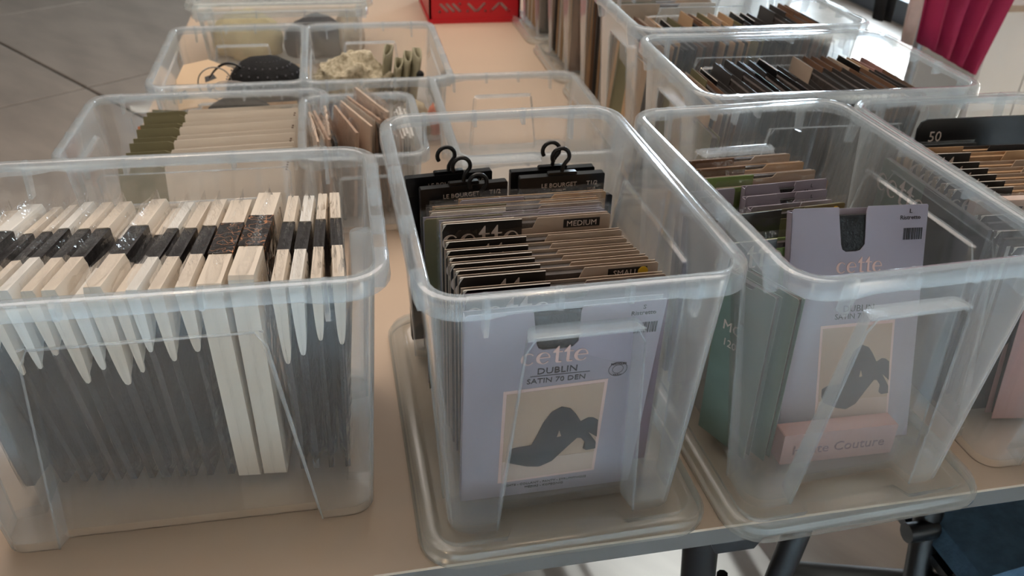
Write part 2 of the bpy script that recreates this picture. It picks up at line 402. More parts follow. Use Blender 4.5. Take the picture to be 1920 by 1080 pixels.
for nm, y0, y1, z1 in (('window_1', 200, 560, 40), ('window_2', 575, 690, 227)):  # opening heights and split shaped to steer sun and back light
    mb = MB(); z0 = -73
    for a in ((y0, y1, z0, z0+14), (y0, y1, z1-6, z1), (y0, y0+8, z0, z1), (y1-8, y1, z0, z1)): mb.box(346, 358, a[0], a[1], a[2], a[3])
    if nm == 'window_1': mb.box(346, 358, 380, 388, z0, z1)
    wf = ob(nm, mb.mesh(nm, FRAME, 0), kind='structure')
    mb = MB(); mb.box(353, 353.6, y0+5, y1-5, z0+12, z1-5); ob('pane', mb.mesh('pane', WG), wf)
PAV = mat('pale_paving', (214, 216, 214), 0.7, vary=0.08, scale=2)
mb = MB(); mb.box(380, 1400, -300, 1500, -76, -74); ob('ground', mb.mesh('ground', PAV, 0), kind='structure')

# ------------------------------------------------------------------ table
tb = thing('folding_table', 'long cream-topped folding table carrying all the clear storage boxes', 'table')
mb = MB(); mb.box(-39, 98, 53.15, 330, -0.35, 0); ob('tabletop', mb.mesh('tabletop', TABLE, 0), tb)
mb = MB(); mb.box(-38.9, 97.9, 53.2, 329.9, -2.6, -0.35); ob('edge_band', mb.mesh('edge_band', TABLE_EDGE, 0), tb)
STEEL = mat('black_steel', (20, 21, 23), 0.35)
def legs(y):
    for x in (-20, 46):
        m2 = MB(); m2.tube([(x, y, -3), (x, y, -40), (x-3, y, -72.6)], 1.6, 10); ob('leg', m2.mesh('leg', STEEL), tb)
    m2 = MB(); m2.box(-26, 52, y-2.2, y+2.2, -5.2, -2.6); ob('cross_rail', m2.mesh('cross_rail', STEEL, 0), tb)
legs(300)
for nm, pts, r in (('leg', [(35, 60, -3), (41.5, 60, -72.6)], 2.0), ('leg', [(47, 58.5, -3), (38.5, 56.0, -72.6)], 1.5)):
    m2 = MB(); m2.tube(pts, r, 12); ob(nm, m2.mesh(nm, STEEL), tb)
m2 = MB(); m2.prism([(33, -2.6), (44, -2.6), (40.5, -9), (36, -9)], 57, 63); ob('leg_bracket', m2.mesh('leg_bracket', STEEL, 0), tb)
m2 = MB(); m2.tube([(40, 61, -18), (46, 61, -60)], 0.7, 8); ob('brace', m2.mesh('brace', STEEL), tb)

# ------------------------------------------------------------------ the boxes and lids
B1 = (-17.0, 72.35, 0); B2 = (18.03, 72.95, 0.75); B3 = (47.37, 71.42, 0.75); B4 = (76.0, 72.9, 0)
B5 = (63.2, 106.8, 0.75); B6 = (65.0, 136.6, 0.75)
storage_box('clear box at the front left, seen side on, full of film-sleeved packs', TALL, B1, R(90-0.86))
storage_box('clear box in the middle of the front row, with black hanger packs at its back', TALL, B2, R(0.8))
storage_box('clear box right of the middle front one, holding lavender packs', TALL, B3, R(2.18))
storage_box('clear box at the right picture edge holding the black card marked 50', TALL, B4, R(0.5))
storage_box('side-on clear box in the sun just behind the two right front boxes', TALL, B5, R(90-1.2))
storage_box('side-on clear box near the window, second row back on the right', TALL, B6, R(90-1.0))
for y, w in ((167.5, 'first'), (198, 'second'), (229, 'third')):
    storage_box('clear box, %s behind the two sunlit ones, only its left end showing' % w, TALL, (69.5, y, 0.75), R(90))
storage_box('low clear box of cream envelopes behind the front left box', MID, (-21.8, 134.2, 0), R(89.2))
storage_box('low clear box holding the black studded pouch', MID, (-19.6, 170.2, 0), R(0.4))
storage_box('low clear box holding the crumpled spotted pouch', MID, (7.0, 169.8, 0), R(-0.6))
storage_box('small low clear box crammed with upright film bags', SMALL, (2.7, 130.3, 0), R(0.3))
storage_box('empty low clear box right behind the middle front box', MID, (29.6, 133.0, 0), R(-0.4))
storage_box('low clear box with a lid on, farthest back on the left', MID, (-11.8, 214.0, 0), R(90))
def lid(label, x, y, z, yaw):
    ob('box_cover', LID, None, (x, y, z), (0, 0, yaw), label=label, category='lid', group='translucent lids under and on the boxes')
lid('translucent lid under the middle front box, jutting past the table edge', 18.0, 73.1, 0.0, R(0.6))
lid('translucent lid under the box of lavender packs, jutting past the table edge', 47.3, 71.3, 0, R(2.0))
lid('translucent lid lying flat under the nearer sunlit side-on box', 63.2, 108.0, 0, R(90))
lid('translucent lid lying flat under the farther sunlit side-on box', 65.0, 137.4, 0, R(90))
for y, w in ((167.5, 'first'), (198, 'second'), (229, 'third')):
    lid('translucent lid under the %s box behind the sunlit ones' % w, 69.5, y, 0, R(90))
lid('fogged lid closing the farthest box on the left', -11.8, 214.0, 14.1, R(90))

# ------------------------------------------------------------------ packs
def film_mesh(w, t, h, over=0.9, seed=0, amp=0.16, open_top=True):
    """crinkled clear sleeve round a pack: a thin closed bag, wavy above the card"""
    mb = MB(); nx, nz = 9, 12; rnd = random.Random(seed)
    def P(sx, sz, side):
        x = (sx-0.5)*(w+0.7); z = -0.15+sz*(h+over+0.15)
        k = min(1, max(0, (h+over-z)/over/1.0)) if z > h else 1
        edge = min(1, sx*12, (1-sx)*12, sz*10+0.2)
        y = side*((t/2+0.12)*edge*(0.15+0.85*k))
        n = mnoise.noise_vector(Vector((x*0.5+seed*7.3, z*0.45, side*3.1)))
        y += n.y*amp*(1.0 if 0 < sx < 1 else 0.6)*side if z < h else n.y*amp*1.6
        if sz == 1: z += n.x*0.35
        return (x+n.x*amp*0.6, y, z)
    for side in (-1, 1):
        vs = [P(i/nx, j/nz, side) for j in range(nz+1) for i in range(nx+1)]
        fs = [(j*(nx+1)+i, j*(nx+1)+i+1, (j+1)*(nx+1)+i+1, (j+1)*(nx+1)+i) for j in range(nz) for i in range(nx)]
        mb.add(vs, fs)
    n1 = (nx+1)*(nz+1)
    for j in range(nz):
        mb.f.append((j*(nx+1), (j+1)*(nx+1), n1+(j+1)*(nx+1), n1+j*(nx+1)))
        mb.f.append((j*(nx+1)+nx, n1+j*(nx+1)+nx, n1+(j+1)*(nx+1)+nx, (j+1)*(nx+1)+nx))
    return mb.mesh('film_sleeve', FILM, 25)

def slab(w, t, z0, z1, m, name, puff=0.35, seed=0, wob=0.0):
    """soft folded fabric: a slab rounded at its edges, slightly pillowed"""
    mb = MB(); nx, nz = 6, 8; vs = []
    for side in (-1, 1):
        for j in range(nz+1):
            for i in range(nx+1):
                sx, sz = i/nx, j/nz
                e = (max(0, 1-(2*sx-1)**6)**0.5)*(max(0, 1-(2*sz-1)**8)**0.5)
                n = mnoise.noise(Vector((sx*3+seed*5.1, sz*4, side)))
                y = side*(t/2)*(1-puff+puff*e) + n*wob*(1 if 0 < j < nz else 0.4)
                vs.append(((sx-0.5)*w*(1-0.05*(1-sz)**3), y, z0+(z1-z0)*sz))
    o = (nx+1)*(nz+1); fs = []
    for s_ in (0, o):
        fs += [(s_+j*(nx+1)+i, s_+j*(nx+1)+i+1, s_+(j+1)*(nx+1)+i+1, s_+(j+1)*(nx+1)+i) for j in range(nz) for i in range(nx)]
    for j in range(nz):
        fs += [(j*(nx+1), (j+1)*(nx+1), o+(j+1)*(nx+1), o+j*(nx+1)), (j*(nx+1)+nx, o+j*(nx+1)+nx, o+(j+1)*(nx+1)+nx, (j+1)*(nx+1)+nx)]
    for i in range(nx):
        fs += [(i, o+i, o+i+1, i+1), (nz*(nx+1)+i, nz*(nx+1)+i+1, o+nz*(nx+1)+i+1, o+nz*(nx+1)+i)]
    mb.add(vs, fs); return mb.mesh(name, m, 50)

# --- front left box: sleeved packs standing edge on, cream card header over dark fabric, patterned band
def barcode(m=INK_D, w=2.0, h=1.2):
    mb = MB(); x = -w/2; rnd = random.Random(3)
    while x < w/2:
        d = rnd.choice((0.05, 0.08, 0.13)); mb.box(x, x+d, -0.02, 0.02, 0, h); x += d+rnd.choice((0.06, 0.1))
    return mb.mesh('barcode', m, 0)
BAR = barcode()
def header(x0, x1, t, h, drop, m):
    n = 7; mb = MB(); prof = []
    for i in range(n+1):
        s = (i/n)**2.2; prof.append((-(t/2)*(s**0.30), h-drop+drop*0.93*s))
    L_ = prof+[(-t/2*0.82, h-0.02), (t/2*0.82, h-0.02)]+[(-y, z) for y, z in reversed(prof[1:])]
    k = len(L_); vs = [(x0, y, z) for y, z in L_]+[(x1, y, z) for y, z in L_]
    mb.add(vs, [tuple(range(k)), tuple(range(2*k-1, k-1, -1))]+[(i, i+k, (i+1) % k+k, (i+1) % k) for i in range(k)])
    return mb.mesh('card_header', m, 40)
def stocking_pack(label, t, h, w=17.0, full=False, bar=False, card=CREAM, seed=0, shade=CHAR):
    p = thing('stocking_pack', label, 'stocking pack', group='sleeved packs in the front left box')
    if full:
        mb = MB(); ww = w/2
        mb.box(-ww, ww, -t/2, t/2, 0.3, h, bev=0.3); ob('card', mb.mesh('card', card, 40), p)
        b = MB(); b.box(-3.0, 3.0, -t/2-0.1, t/2+0.1, h-9, h+0.1); ob('patterned_band', b.mesh('patterned_band', PATT, 0), p)
    else:
        ob('fabric', slab(w-0.4, t*0.92, 0.3, h-0.5, shade, 'fabric', 0.5, seed, 0.15), p)
        ob('card_header', header(2.8, w/2, t, h, 8.0+random.uniform(-1.5, 3.0), card), p)
        ob('card_header', header(-w/2, -2.8, t, h, 8.5, card), p)
        b = MB(); b.box(-2.85, 2.85, -t/2+0.02, t/2-0.02, h-8, h-0.12); ob('dark_band', b.mesh('dark_band', BAND, 0), p)
    if bar:
        m_ = MB(); m_.box(-1.5, 1.5, -0.03, 0.03, 0, 3.0); lb = ob('price_label', m_.mesh('price_label', TAN, 0), p, (5.6, -t/2-0.06, h-4.2))
        ob('barcode', BAR, lb, (0, -0.05, 0.5))
    ob('film_sleeve', film_mesh(w, t, h, 1.0, seed), p)
    return p
# (top x, thickness, height, full cream card, barcode)
row1 = [(-33.6, 1.6, 22.6, 0, 0), (-31.4, 1.9, 23.2, 0, 0), (-29.5, 1.1, 22.8, 0, 0), (-27.8, 1.0, 23.0, 0, 1), (-26.2, 1.1, 23.3, 0, 0), (-24.4, 1.2, 23.2, 0, 1),
        (-22.6, 1.4, 23.2, 0, 0), (-21.0, 1.2, 22.0, 0, 0), (-19.2, 1.7, 23.4, 0, 0), (-17.6, 1.0, 22.3, 0, 1), (-16.2, 1.1, 23.0, 0, 1), (-14.6, 1.2, 23.0, 0, 1),
        (-13.0, 1.3, 23.2, 0, 0), (-10.9, 2.1, 23.2, 1, 0), (-8.0, 2.2, 23.9, 1, 0), (-5.7, 1.2, 23.3, 0, 0), (-4.1, 1.2, 23.3, 0, 0), (-2.7, 1.0, 23.5, 0, 0), (-1.5, 1.1, 23.6, 0, 0)]
n1 = len(row1)
for i, (tx, t, h, full, bar) in enumerate(row1):
    f = i/(n1-1)
    t = t*1.06 if not full else t
    yaw = min(max(0.0, math.degrees(math.asin(min(1, max(0, (tx+35.4)/17.0))))), 15.0*(1-f)**0.8+1.0)+random.uniform(-1.2, 1.2)
    lean = (-4.2*(1-f)+0.9*f) if tx > -30.5 else -2.0
    if full: lb = 'thick cream sleeved pack with patterned band, %s from the right of the two thick ones' % ('second' if i == 13 else 'first')
    else: lb = 'film-sleeved cream pack over dark fabric in the front left box, %s from the left' % WORD[i]
    if i == n1-1: lb = 'last film-sleeved pack at the right end of the front left box'
    p = stocking_pack(lb, t, h, full=bool(full), bar=bool(bar), seed=i+1, card=WHITEC if i % 3 == 1 and not full else CREAM, shade=CHAR if i % 5 else SHEER)
    p.location = Vector((tx-8.5*math.sin(R(yaw))-lean, 76.4-2.4*f, 1.25))*S
    p.rotation_euler = (-math.atan2(lean, h), 0, R(-90-yaw))

# --- card packs with printed front, notch and folded tights inside
def outline(w, h, xl, xr, d, sl=0.5):
    return [(-w/2, 0), (w/2, 0), (w/2, h-0.15), (w/2-0.15, h), (xr, h), (xr-sl, h-d), (xl+sl, h-d), (xl, h), (-w/2+0.2, h), (-w/2, h-0.2)]
def card_pack(label, w, h, t, left, right, fab=SHEER, group=None, xl=None, xr=None, d=1.0, sleeve=False, mark=None, size=None, cat='tights pack', seed=0, dot=False, hd=0.0):
    p = thing('tights_pack', label, cat, group=group)
    xl = -w/2+w*0.43 if xl is None else xl; xr = w/2-w*0.36 if xr is None else xr
    m = MB(); m.prism([(-w/2, 0), (xl+0.01, 0), (xl+0.01, h-d-0.05), (xl, h), (-w/2+0.25, h), (-w/2, h-0.25)], -t/2, -t/2+0.09); ob('front_panel', m.mesh('front_panel', left, 0), p)
    m = MB(); m.prism([(xl+0.01, 0), (w/2, 0), (w/2, h-hd-0.15), (w/2-0.2, h-hd), (xr, h-hd), (xr-0.5, h-d-hd*0.5), (xl+0.01, h-d-0.05)], -t/2, -t/2+0.09); ob('side_panel', m.mesh('side_panel', right, 0), p)
    ob('fabric', slab(w-0.5, t-0.2, 0.2, h-d*0.55, fab, 'fabric', 0.3, seed, 0.12), p)
    m = MB(); m.prism([(-w/2, 0), (w/2, 0), (w/2, h-0.3), (-w/2, h-0.3)], t/2-0.09, t/2); ob('back_card', m.mesh('back_card', right, 0), p)
    if left == BLACK:
        m = MB(); rnd = random.Random(seed); m.prism([(-w/2+0.25, h), (xl, h), (xl, h+0.03), (-w/2+0.25, h+0.03)], -t/2-0.02, -t/2+0.11)
        m.prism([(-w/2-0.03, h-0.8), (-w/2+0.1, h-0.5), (-w/2+0.35, h-0.1), (-w/2+0.5, h+0.05), (-w/2+0.1, h)], -t/2-0.03, -t/2+0.1)
        ob('worn_edge', m.mesh('worn_edge', WEAR, 0), p, label='white scuffed card edge')
    if mark: ob('lettering', cette_mesh(mark, INK_P), p, ((-w/2+xl)/2+0.3, -t/2-0.05, h-mark*1.55-0.25))
    if size:
        m = MB(); m.box(-1.9, 1.9, -0.03, 0.03, 0, 0.95); s_ = ob('size_label', m.mesh('size_label', BLACK, 0), p, (w/2-3.0, -t/2-0.04, h-hd-1.3))
        ob('lettering', text_mesh(size, 0.85, INK_P), s_, (-0.2 if dot else 0, -0.05, 0.18))
        if dot:
            m = MB(); m.prism([(0.5*math.cos(a*math.pi/8), 0.5+0.5*math.sin(a*math.pi/8)) for a in range(16)], -0.03, 0.03); ob('size_dot', m.mesh('size_dot', YEL, 0), s_, (1.5, -0.06, -0.02), label='yellow round size dot')
    if sleeve: ob('film_sleeve', film_mesh(w, t, h, 0.7, seed), p)
    return p
def put(p, x, y, z, lean=0, yaw=0, roll=0): p.location = Vector((x, y, z))*S; p.rotation_euler = (R(lean), R(roll), R(yaw)); return p

# middle box: nine black-fronted packs, five film-sleeved ones, hanger packs
G2 = 'printed card packs in the middle front box'
cards = [(18.7, 62.3, 24.1, 19.0, 'plum', None), (18.6, 63.5, 24.0, 19.0, BEIGE, None), (18.5, 65.2, 24.3, 18.9, BEIGE, 'SMALL'), (18.2, 66.7, 24.1, 18.6, BEIGE, None), (17.9, 68.1, 24.0, 18.4, BEIGE, None),
         (17.8, 69.4, 23.9, 18.2, BEIGE, None), (17.6, 70.6, 24.0, 18.0, BROWN, None), (17.6, 72.0, 24.2, 17.8, BEIGE, None), (17.3, 74.2, 25.0, 17.2, BEIGE, 'MEDIUM')]
PLUM = mat('plum_card', (88, 52, 74), 0.5, vary=0.2, scale=30)
for i, (x, y, zt, w, rc, sz) in enumerate(cards):
    rc = PLUM if rc == 'plum' else rc; h = zt-1.95
    lb = 'black-fronted tights pack in the middle front box, %s from its front behind the lavender pack' % WORD[i]
    if sz == 'SMALL': lb = 'black-fronted tights pack in the middle front box with SMALL label and yellow dot'
    if sz == 'MEDIUM': lb = 'film-sleeved black-fronted tights pack labelled MEDIUM in the middle front box'
    if i == 0: lb = 'plum and black tights pack directly behind the lavender pack in the middle box'
    p = card_pack(lb, w, h, 1.0, BLACK, BEIGE if i else PLUM, group=G2, mark=1.75, size=sz, dot=(sz == 'SMALL'), seed=i+3, sleeve=(i == 8), d=1.1, xl=-w/2+8.0, xr=w/2-(7.6 if i != 2 else 7.2))
    put(p, x, y, 1.95, 0.6, 0.3)
sl = [(17.6, 76.0, 24.0, 17.6, CREAM, LAV), (16.8, 77.5, 23.7, 19, OLIVE, LAV), (17.4, 79.0, 23.6, 18.6, CREAM, BEIGE), (17.7, 80.4, 23.4, 18.2, OLIVE, TAN), (19.8, 81.8, 23.4, 16.4, LAV, TAN)]
for i, (x, y, zt, w, lc, rc) in enumerate(sl):
    p = card_pack('film-sleeved pale pack in the middle front box, %s behind the MEDIUM one' % WORD[i], w, zt-1.95, 1.15, lc, rc, group=G2, seed=i+20, sleeve=True, d=0.6,
                  dot=False)
    put(p, x, y, 1.95, -1, 0.5)
HOOK = mat('black_hanger_plastic', (14, 14, 15), 0.28)
def hanger_pack(label, x, y, z, yaw, lean, w=10.0, h=22.0, txt=True):
    p = thing('hanger_pack', label, 'hosiery pack', group='black hanger packs at the back of the middle box')
    m = MB(); m.box(-w/2, w/2, -0.45, 0.45, 0, h, bev=0.12); ob('card', m.mesh('card', BLACK, 0), p)
    m = MB(); m.box(-w/2+0.05, w/2-0.05, -0.5, 0.5, h-2.3, h-2.2); ob('fold', m.mesh('fold', HOOK, 0), p)
    m = MB(); m.box(-1.7, 1.7, -0.3, 0.3, h-0.1, h+0.35, bev=0.12)
    pts = [(0, 0, h+0.3), (0.05, 0, h+0.9), (0.35, 0, h+1.4)]
    for k in range(13):
        a = R(-20+k*19.5); pts.append((-0.25+1.0*math.cos(a), 0, h+2.15+1.0*math.sin(a)))
    m.tube(pts, 0.24, 8); ob('hook', m.mesh('hook', HOOK, 50), p)
    if txt:
        ob('lettering', text_mesh('LE BOURGET', 0.72, INK_P), p, (-0.4, -0.49, h-1.35))
        ob('lettering', text_mesh('*** PARIS ***', 0.3, INK_P), p, (-0.4, -0.49, h-1.85))
        ob('lettering', text_mesh('T1/2', 0.72, INK_P), p, (w/2-1.5, -0.49, h-1.35))
        ob('lettering', text_mesh('NOIR', 0.4, INK_P), p, (w/2-1.5, -0.49, h-1.95))
    return put(p, x, y, z, lean, yaw)
hanger_pack('black hanger pack farthest back on the left of the middle box', 11.2, 87.6, 1.95, 5.5, 0, txt=True)
hanger_pack('black hanger pack in front of the farthest left one, T1/2 showing', 12.6, 85.4, 1.95, 5.5, 0, h=21.6)
hanger_pack('black hanger pack lowest on the left, hidden behind the film-sleeved packs', 14.2, 83.9, 1.95, 5, 0, w=10.5, h=20.2, txt=False)
hanger_pack('black hanger pack on the right of the middle box, LE BOURGET readable', 23.9, 85.6, 1.95, 1.5, 0, h=22.0)
hanger_pack('black hanger pack just behind the right readable one', 23.2, 87.4, 1.95, 2.0, 0, h=22.0, txt=False)
p = card_pack('plain black pack without a hook in front of the right hanger pack', 10.6, 20.4, 0.8, BLACK, BLACK, group=G2, d=0.1, cat='hosiery pack'); put(p, 24.2, 84.0, 1.55, 0, 1)

# --- the lavender packs
def lavender(label, w, h, t, front=True, group=None, size_lines=('L', 'Ristretto'), notch=(-0.6, 2.5, 4.2), scale=1.0, bars=True):
    p = thing('tights_pack', label, 'tights pack', group=group)
    x0, x1, d = notch
    pts = [(-w/2, 0), (w/2, 0), (w/2, h-0.15), (w/2-0.15, h), (x1+0.15, h), (x1, h-0.5), (x1+0.1, h-d+0.7), (x1-0.35, h-d+0.12), (x1-0.8, h-d), (x0+1.1, h-d), (x0+0.7, h-d+0.25), (x0+0.5, h-d+0.8), (x0, h), (-w/2+0.2, h), (-w/2, h-0.2)]
    m = MB(); m.prism(pts, -t/2, -t/2+0.09); ob('front_card', m.mesh('front_card', LAV, 0), p)
    m = MB(); m.box(-w/2, w/2, t/2-0.09, t/2, 0, h-0.3); m.box(-w/2, -w/2+0.09, -t/2, t/2, 0, h-0.4); ob('back_card', m.mesh('back_card', LAV, 0), p)
    ob('fabric', slab(w-0.5, t-0.25, 0.2, h-0.9, CHAR, 'fabric', 0.3, 4), p)
    if size_lines:
        lx = w/2-1.9*scale
        ob('lettering', text_mesh(size_lines[0], 0.62*scale, INK_D), p, (lx, -t/2-0.05, h-0.85*scale))
        ob('lettering', text_mesh(size_lines[1], 0.62*scale, INK_D), p, (lx, -t/2-0.05, h-1.5*scale))
        if bars: ob('barcode', BAR, p, (lx+0.4, -t/2-0.05, h-3.6*scale))
    return p
SIL = [(12.35, 5.97), (12.35, 6.91), (12.89, 7.25), (13.61, 7.34), (14.7, 7.4), (15.1, 8.61), (15.58, 10.31), (16.29, 11.76), (17.19, 12.34), (18.06, 11.99), (18.62, 11.21), (19.23, 10.05), (19.91, 10.47), (20.41, 10.38), (20.92, 9.95), (21.07, 7.56), (20.15, 8.38), (21.06, 6.82), (21.12, 5.86), (20.2, 5.76), (19.83, 6.1), (19.93, 7.02), (19.49, 7.65), (19.11, 7.72), (18.23, 6.58), (16.89, 4.73), (15.68, 4.11), (14.42, 4.35), (13.39, 4.82), (12.64, 5.16)]
PHOTO = mat('photo_backdrop', (176, 148, 126), 0.5); SAND = mat('photo_ground', (192, 166, 150), 0.5)
def printed_front(p, cx, y, k, ox, marks, cm=1.35):
    """the printed photo and words on a lavender front; (cx, 0) in sheet coordinates maps to x = ox"""
    T = lambda x, z: ((x-cx)*k+ox, z*k)
    def flat(name, poly, m, dy, **pr):
        a = MB(); a.prism([T(*q) for q in poly], y-dy-0.012, y-dy+0.012); return ob(name, a.mesh(name, m, 0), p, **pr)
    flat('photo_border', [(11.7, 2.15), (21.4, 2.45), (21.25, 15.3), (11.7, 14.95)], INK_R, 0.02)
    flat('photo', [(12.0, 2.5), (21.1, 2.8), (20.95, 14.9), (12.0, 14.6)], PHOTO, 0.05)
    flat('photo_ground', [(12.0, 2.5), (21.1, 2.8), (21.05, 5.4), (12.0, 5.3)], SAND, 0.08)
    flat('legs_silhouette', SIL, INK_D, 0.11, label='dark print of crossed legs in tights')
    flat('silhouette_gap', [(17.25, 9.1), (17.5, 8.3), (17.1, 8.2)], PHOTO, 0.14)
    ob('lettering', cette_mesh(cm*k, INK_R), p, (T(16.35, 0)[0], y-0.05, 18.0*k))
    for txt, sz, x, z in marks: ob('lettering', text_mesh(txt, sz*k, INK_D), p, (T(x, 0)[0], y-0.05, z*k))
FR = lavender('lavender tights pack with dark leg print leaning on the front wall of the middle box', 17.2, 24.2, 1.0, notch=(-2.9, 1.2, 4.6), size_lines=('S', 'Ristretto'))
put(FR, 16.9, 59.5, 1.95, 7.2, 0)
printed_front(FR, 16.45, -0.5, 1.0, -0.25, [('DUBLIN', 1.05, 16.4, 16.75), ('SATIN 70 DEN', 0.85, 16.4, 15.65), ('TIGHTS - COLLANT - PANTY - STRUMPFHOSE', 0.42, 16.4, 1.5), ('MEDIAS - KOPEONIO', 0.42, 16.4, 0.95)])
m = MB(); m.box(-2.7, 2.7, -0.012, 0.012, 0, 0.06); ob('rule', m.mesh('rule', INK_D, 0), FR, (0.0, -0.55, 16.5))
m = MB()
m.tube([(0.85*math.cos(a*math.pi/14), 0, 0.85*math.sin(a*math.pi/14)) for a in range(28)], 0.025, 4, closed=True)
m.tube([(0.5*math.cos(a*math.pi/14), 0, 0.5*math.sin(a*math.pi/14)) for a in range(28)], 0.02, 4, closed=True)
sq = ob('round_emblem', m.mesh('round_emblem', INK_D, 0), FR, (5.3, -0.53, 16.4))
ob('lettering', text_mesh('RECYCLED', 0.3, INK_D), sq, (0, -0.02, 0.56)); ob('lettering', text_mesh('YARN', 0.3, INK_D), sq, (0, -0.02, -0.78))

FR3 = lavender('lavender tights pack with cut-out notch and barcode leaning back in the box of lavender packs', 14.6, 25.2, 1.2, notch=(-2.4, 0.6, 4.6), size_lines=('L', 'Ristretto'))
put(FR3, 50.0, 60.6, 2.6, -19, -3.5)
printed_front(FR3, 16.45, -0.6, 0.86, 0.6, [('SATIN 70 DEN', 0.95, 16.4, 15.7), ('DUBLIN', 1.15, 16.4, 16.6), ('TIGHTS - COLLANT - PANTY - STRUMPFHOSE', 0.42, 16.4, 1.5), ('MEDIAS - KOPEONIO', 0.42, 16.4, 0.95)], cm=1.3)
for c in FR3.children:
    if c.name.startswith('lettering') and 18.0*0.86-0.01 < c.location.z/S < 18.0*0.86+0.01: c.location.z = 18.4*S
G3 = 'packs behind the front lavender one in the third front box'
def lavset(i, x, y, w, h, lines, yaw=0, lean=-6):
    p = lavender('lavender pack behind the notched one, ' + i, w, h, 0.9, notch=(-1.3, 1.0, 1.6), size_lines=lines, group=G3, scale=1.0, bars=(lines is not None and lines[1] != 'Ristretto'))
    put(p, x, y, 1.95, lean, yaw)
lavset('nearest, marked L Marine', 47.3, 73.5, 9.8, 21.8, ('L', 'Marine'), 3)
lavset('middle one, marked L Ristretto', 47.6, 75.4, 10.0, 22.1, ('L', 'Ristretto'), 3)
lavset('farthest right one, marked L Marine', 48.4, 77.2, 10.2, 22.5, ('L', 'Marine'), 3)
lavset('leftmost, plain and set against the left wall', 38.6, 76.2, 6.4, 22.6, None, 3)
lavset('small plain one low at the left wall', 38.0, 73.6, 5.6, 21.2, None, 3)
p = card_pack('film-sleeved black pack with worn edge behind the front lavender one', 13.5, 21.4, 1.0, BLACK, GREEN, mark=1.7, sleeve=True, seed=41, group=G3); put(p, 43.4, 66.4, 1.95, -8, 3)
p = card_pack('dull film-sleeved pack with yellow dot between the lavender packs', 13.5, 22.9, 0.9, GREY, OLIVE, sleeve=True, seed=42, group=G3); put(p, 45.2, 70.2, 1.95, -6, 5)
m = MB(); m.prism([(0.42*math.cos(a*math.pi/8), 0.42*math.sin(a*math.pi/8)) for a in range(16)], -0.03, 0.03); ob('size_dot', m.mesh('size_dot', YEL, 0), p, (5.6, -0.55, 22.2), label='yellow round size dot')
p = card_pack('tan-topped pack poking up behind the notched lavender pack', 7, 23.6, 0.9, CREAM, TAN, seed=43, group=G3); put(p, 50.5, 68.0, 1.95, -6, -4)
back3 = [(47.6, 80.0, 13.6, 23.6, GREEN, BEIGE, 'second green film-sleeved pack'), (46.8, 82.0, 14.0, 24.0, GREEN, BEIGE, 'first green film-sleeved pack from the back'), (46.6, 84.0, 13.4, 24.2, BROWN, TAN, 'brown film-sleeved pack'),
         (46.0, 86.0, 13.0, 24.4, BROWN, BEIGE, 'rear brown and beige film-sleeved pack')]
for i, (x, y, w, h, a, b, nm) in enumerate(back3):
    p = card_pack(nm + ' at the back of the third front box', w, h-1.95, 1.0, a, b, sleeve=True, seed=50+i, group=G3, d=0.5); put(p, x, y, 1.95, -2, 2.5)
for i, (x, y, lc) in enumerate(((37.6, 63.0, DGREEN), (39.6, 62.4, DGREEN))):
    p = card_pack('dark green pack standing edge on in the third front box, %s from the wall' % WORD[i], 6.5, 20.5, 1.0, lc, DGREEN, group=G3, d=0.6, seed=60+i); put(p, x, y, 1.95, 2, -66)
    ob('lettering', text_mesh('MC', 1.6, INK_P), p, (-1.0, -0.55, 14)); ob('lettering', text_mesh('120', 1.2, INK_P), p, (-1.0, -0.55, 12.2))
p = card_pack('grey-green tights pack standing flat against the left wall of the right edge box', 19, 23.0, 0.9, DGREEN, GREY, group='packs in the box at the right picture edge', d=0.1, seed=66); put(p, 65.1, 75.0, 1.25, 2, -90)
ob('lettering', cette_mesh(2.1, INK_P), p, (-4.6, -0.55, 19.0))
m = MB(); m.box(-6.4, 6.4, -1.0, 1.0, 0, 3.8, bev=0.1)
hc = ob('carton', m.mesh('carton', PINK, 0), None, (48.2, 59.2, 2.0), (R(-3), 0, R(-1)), label='rose carton marked Haute Couture under the front lavender pack', category='carton')
ob('lettering', text_mesh('Haute Couture', 1.7, mat('rose_ink', (104, 62, 60), 0.6)), hc, (0, -1.05, 1.2))

# --- right-hand edge box
G4 = 'packs in the box at the right picture edge'
p = thing('display_card', 'large black card marked 50 at the back of the right edge box', 'card'); put(p, 80.0, 87.6, 1.25, -6, -1)
m = MB(); w, h = 16.6, 25.2
m.prism([(-w/2, 0), (w/2, 0), (w/2, h-1.2), (w/2-0.4, h-0.35), (w/2-1.2, h), (-w/2+1.2, h), (-w/2+0.4, h-0.35), (-w/2, h-1.2)], -0.15, 0.15); ob('card', m.mesh('card', BLACK, 0), p)
ob('lettering', text_mesh('50', 1.9, INK_P), p, (-w/2+2.6, -0.2, h-2.9))
r4 = [(85.6, 24.6, TAN, GREY), (84.2, 24.4, TAN, GREY), (82.8, 25.0, BLACK, TAN), (81.0, 24.6, BLACK, BEIGE), (79.4, 24.5, BLACK, BEIGE), (77.9, 24.4, BLACK, BEIGE), (76.4, 24.3, BLACK, BEIGE), (75.0, 24.2, BLACK, BEIGE)]
for i, (y, h, a, b) in enumerate(r4):
    p = card_pack('tights pack in the right edge box, %s in front of the black 50 card' % WORD[i], 19.0, h-1.0, 0.9, a, b, group=G4, mark=1.7 if a == BLACK else None, seed=70+i, d=1.2, fab=mat('tan_tights', (172, 138, 104), 0.8, vary=0.1, bump=0.3, bscale=100),
                  xl=-9.5+(7.4 if a == BLACK else 8.5))
    put(p, 75.6, y-2.0, 1.25, -4, -2)
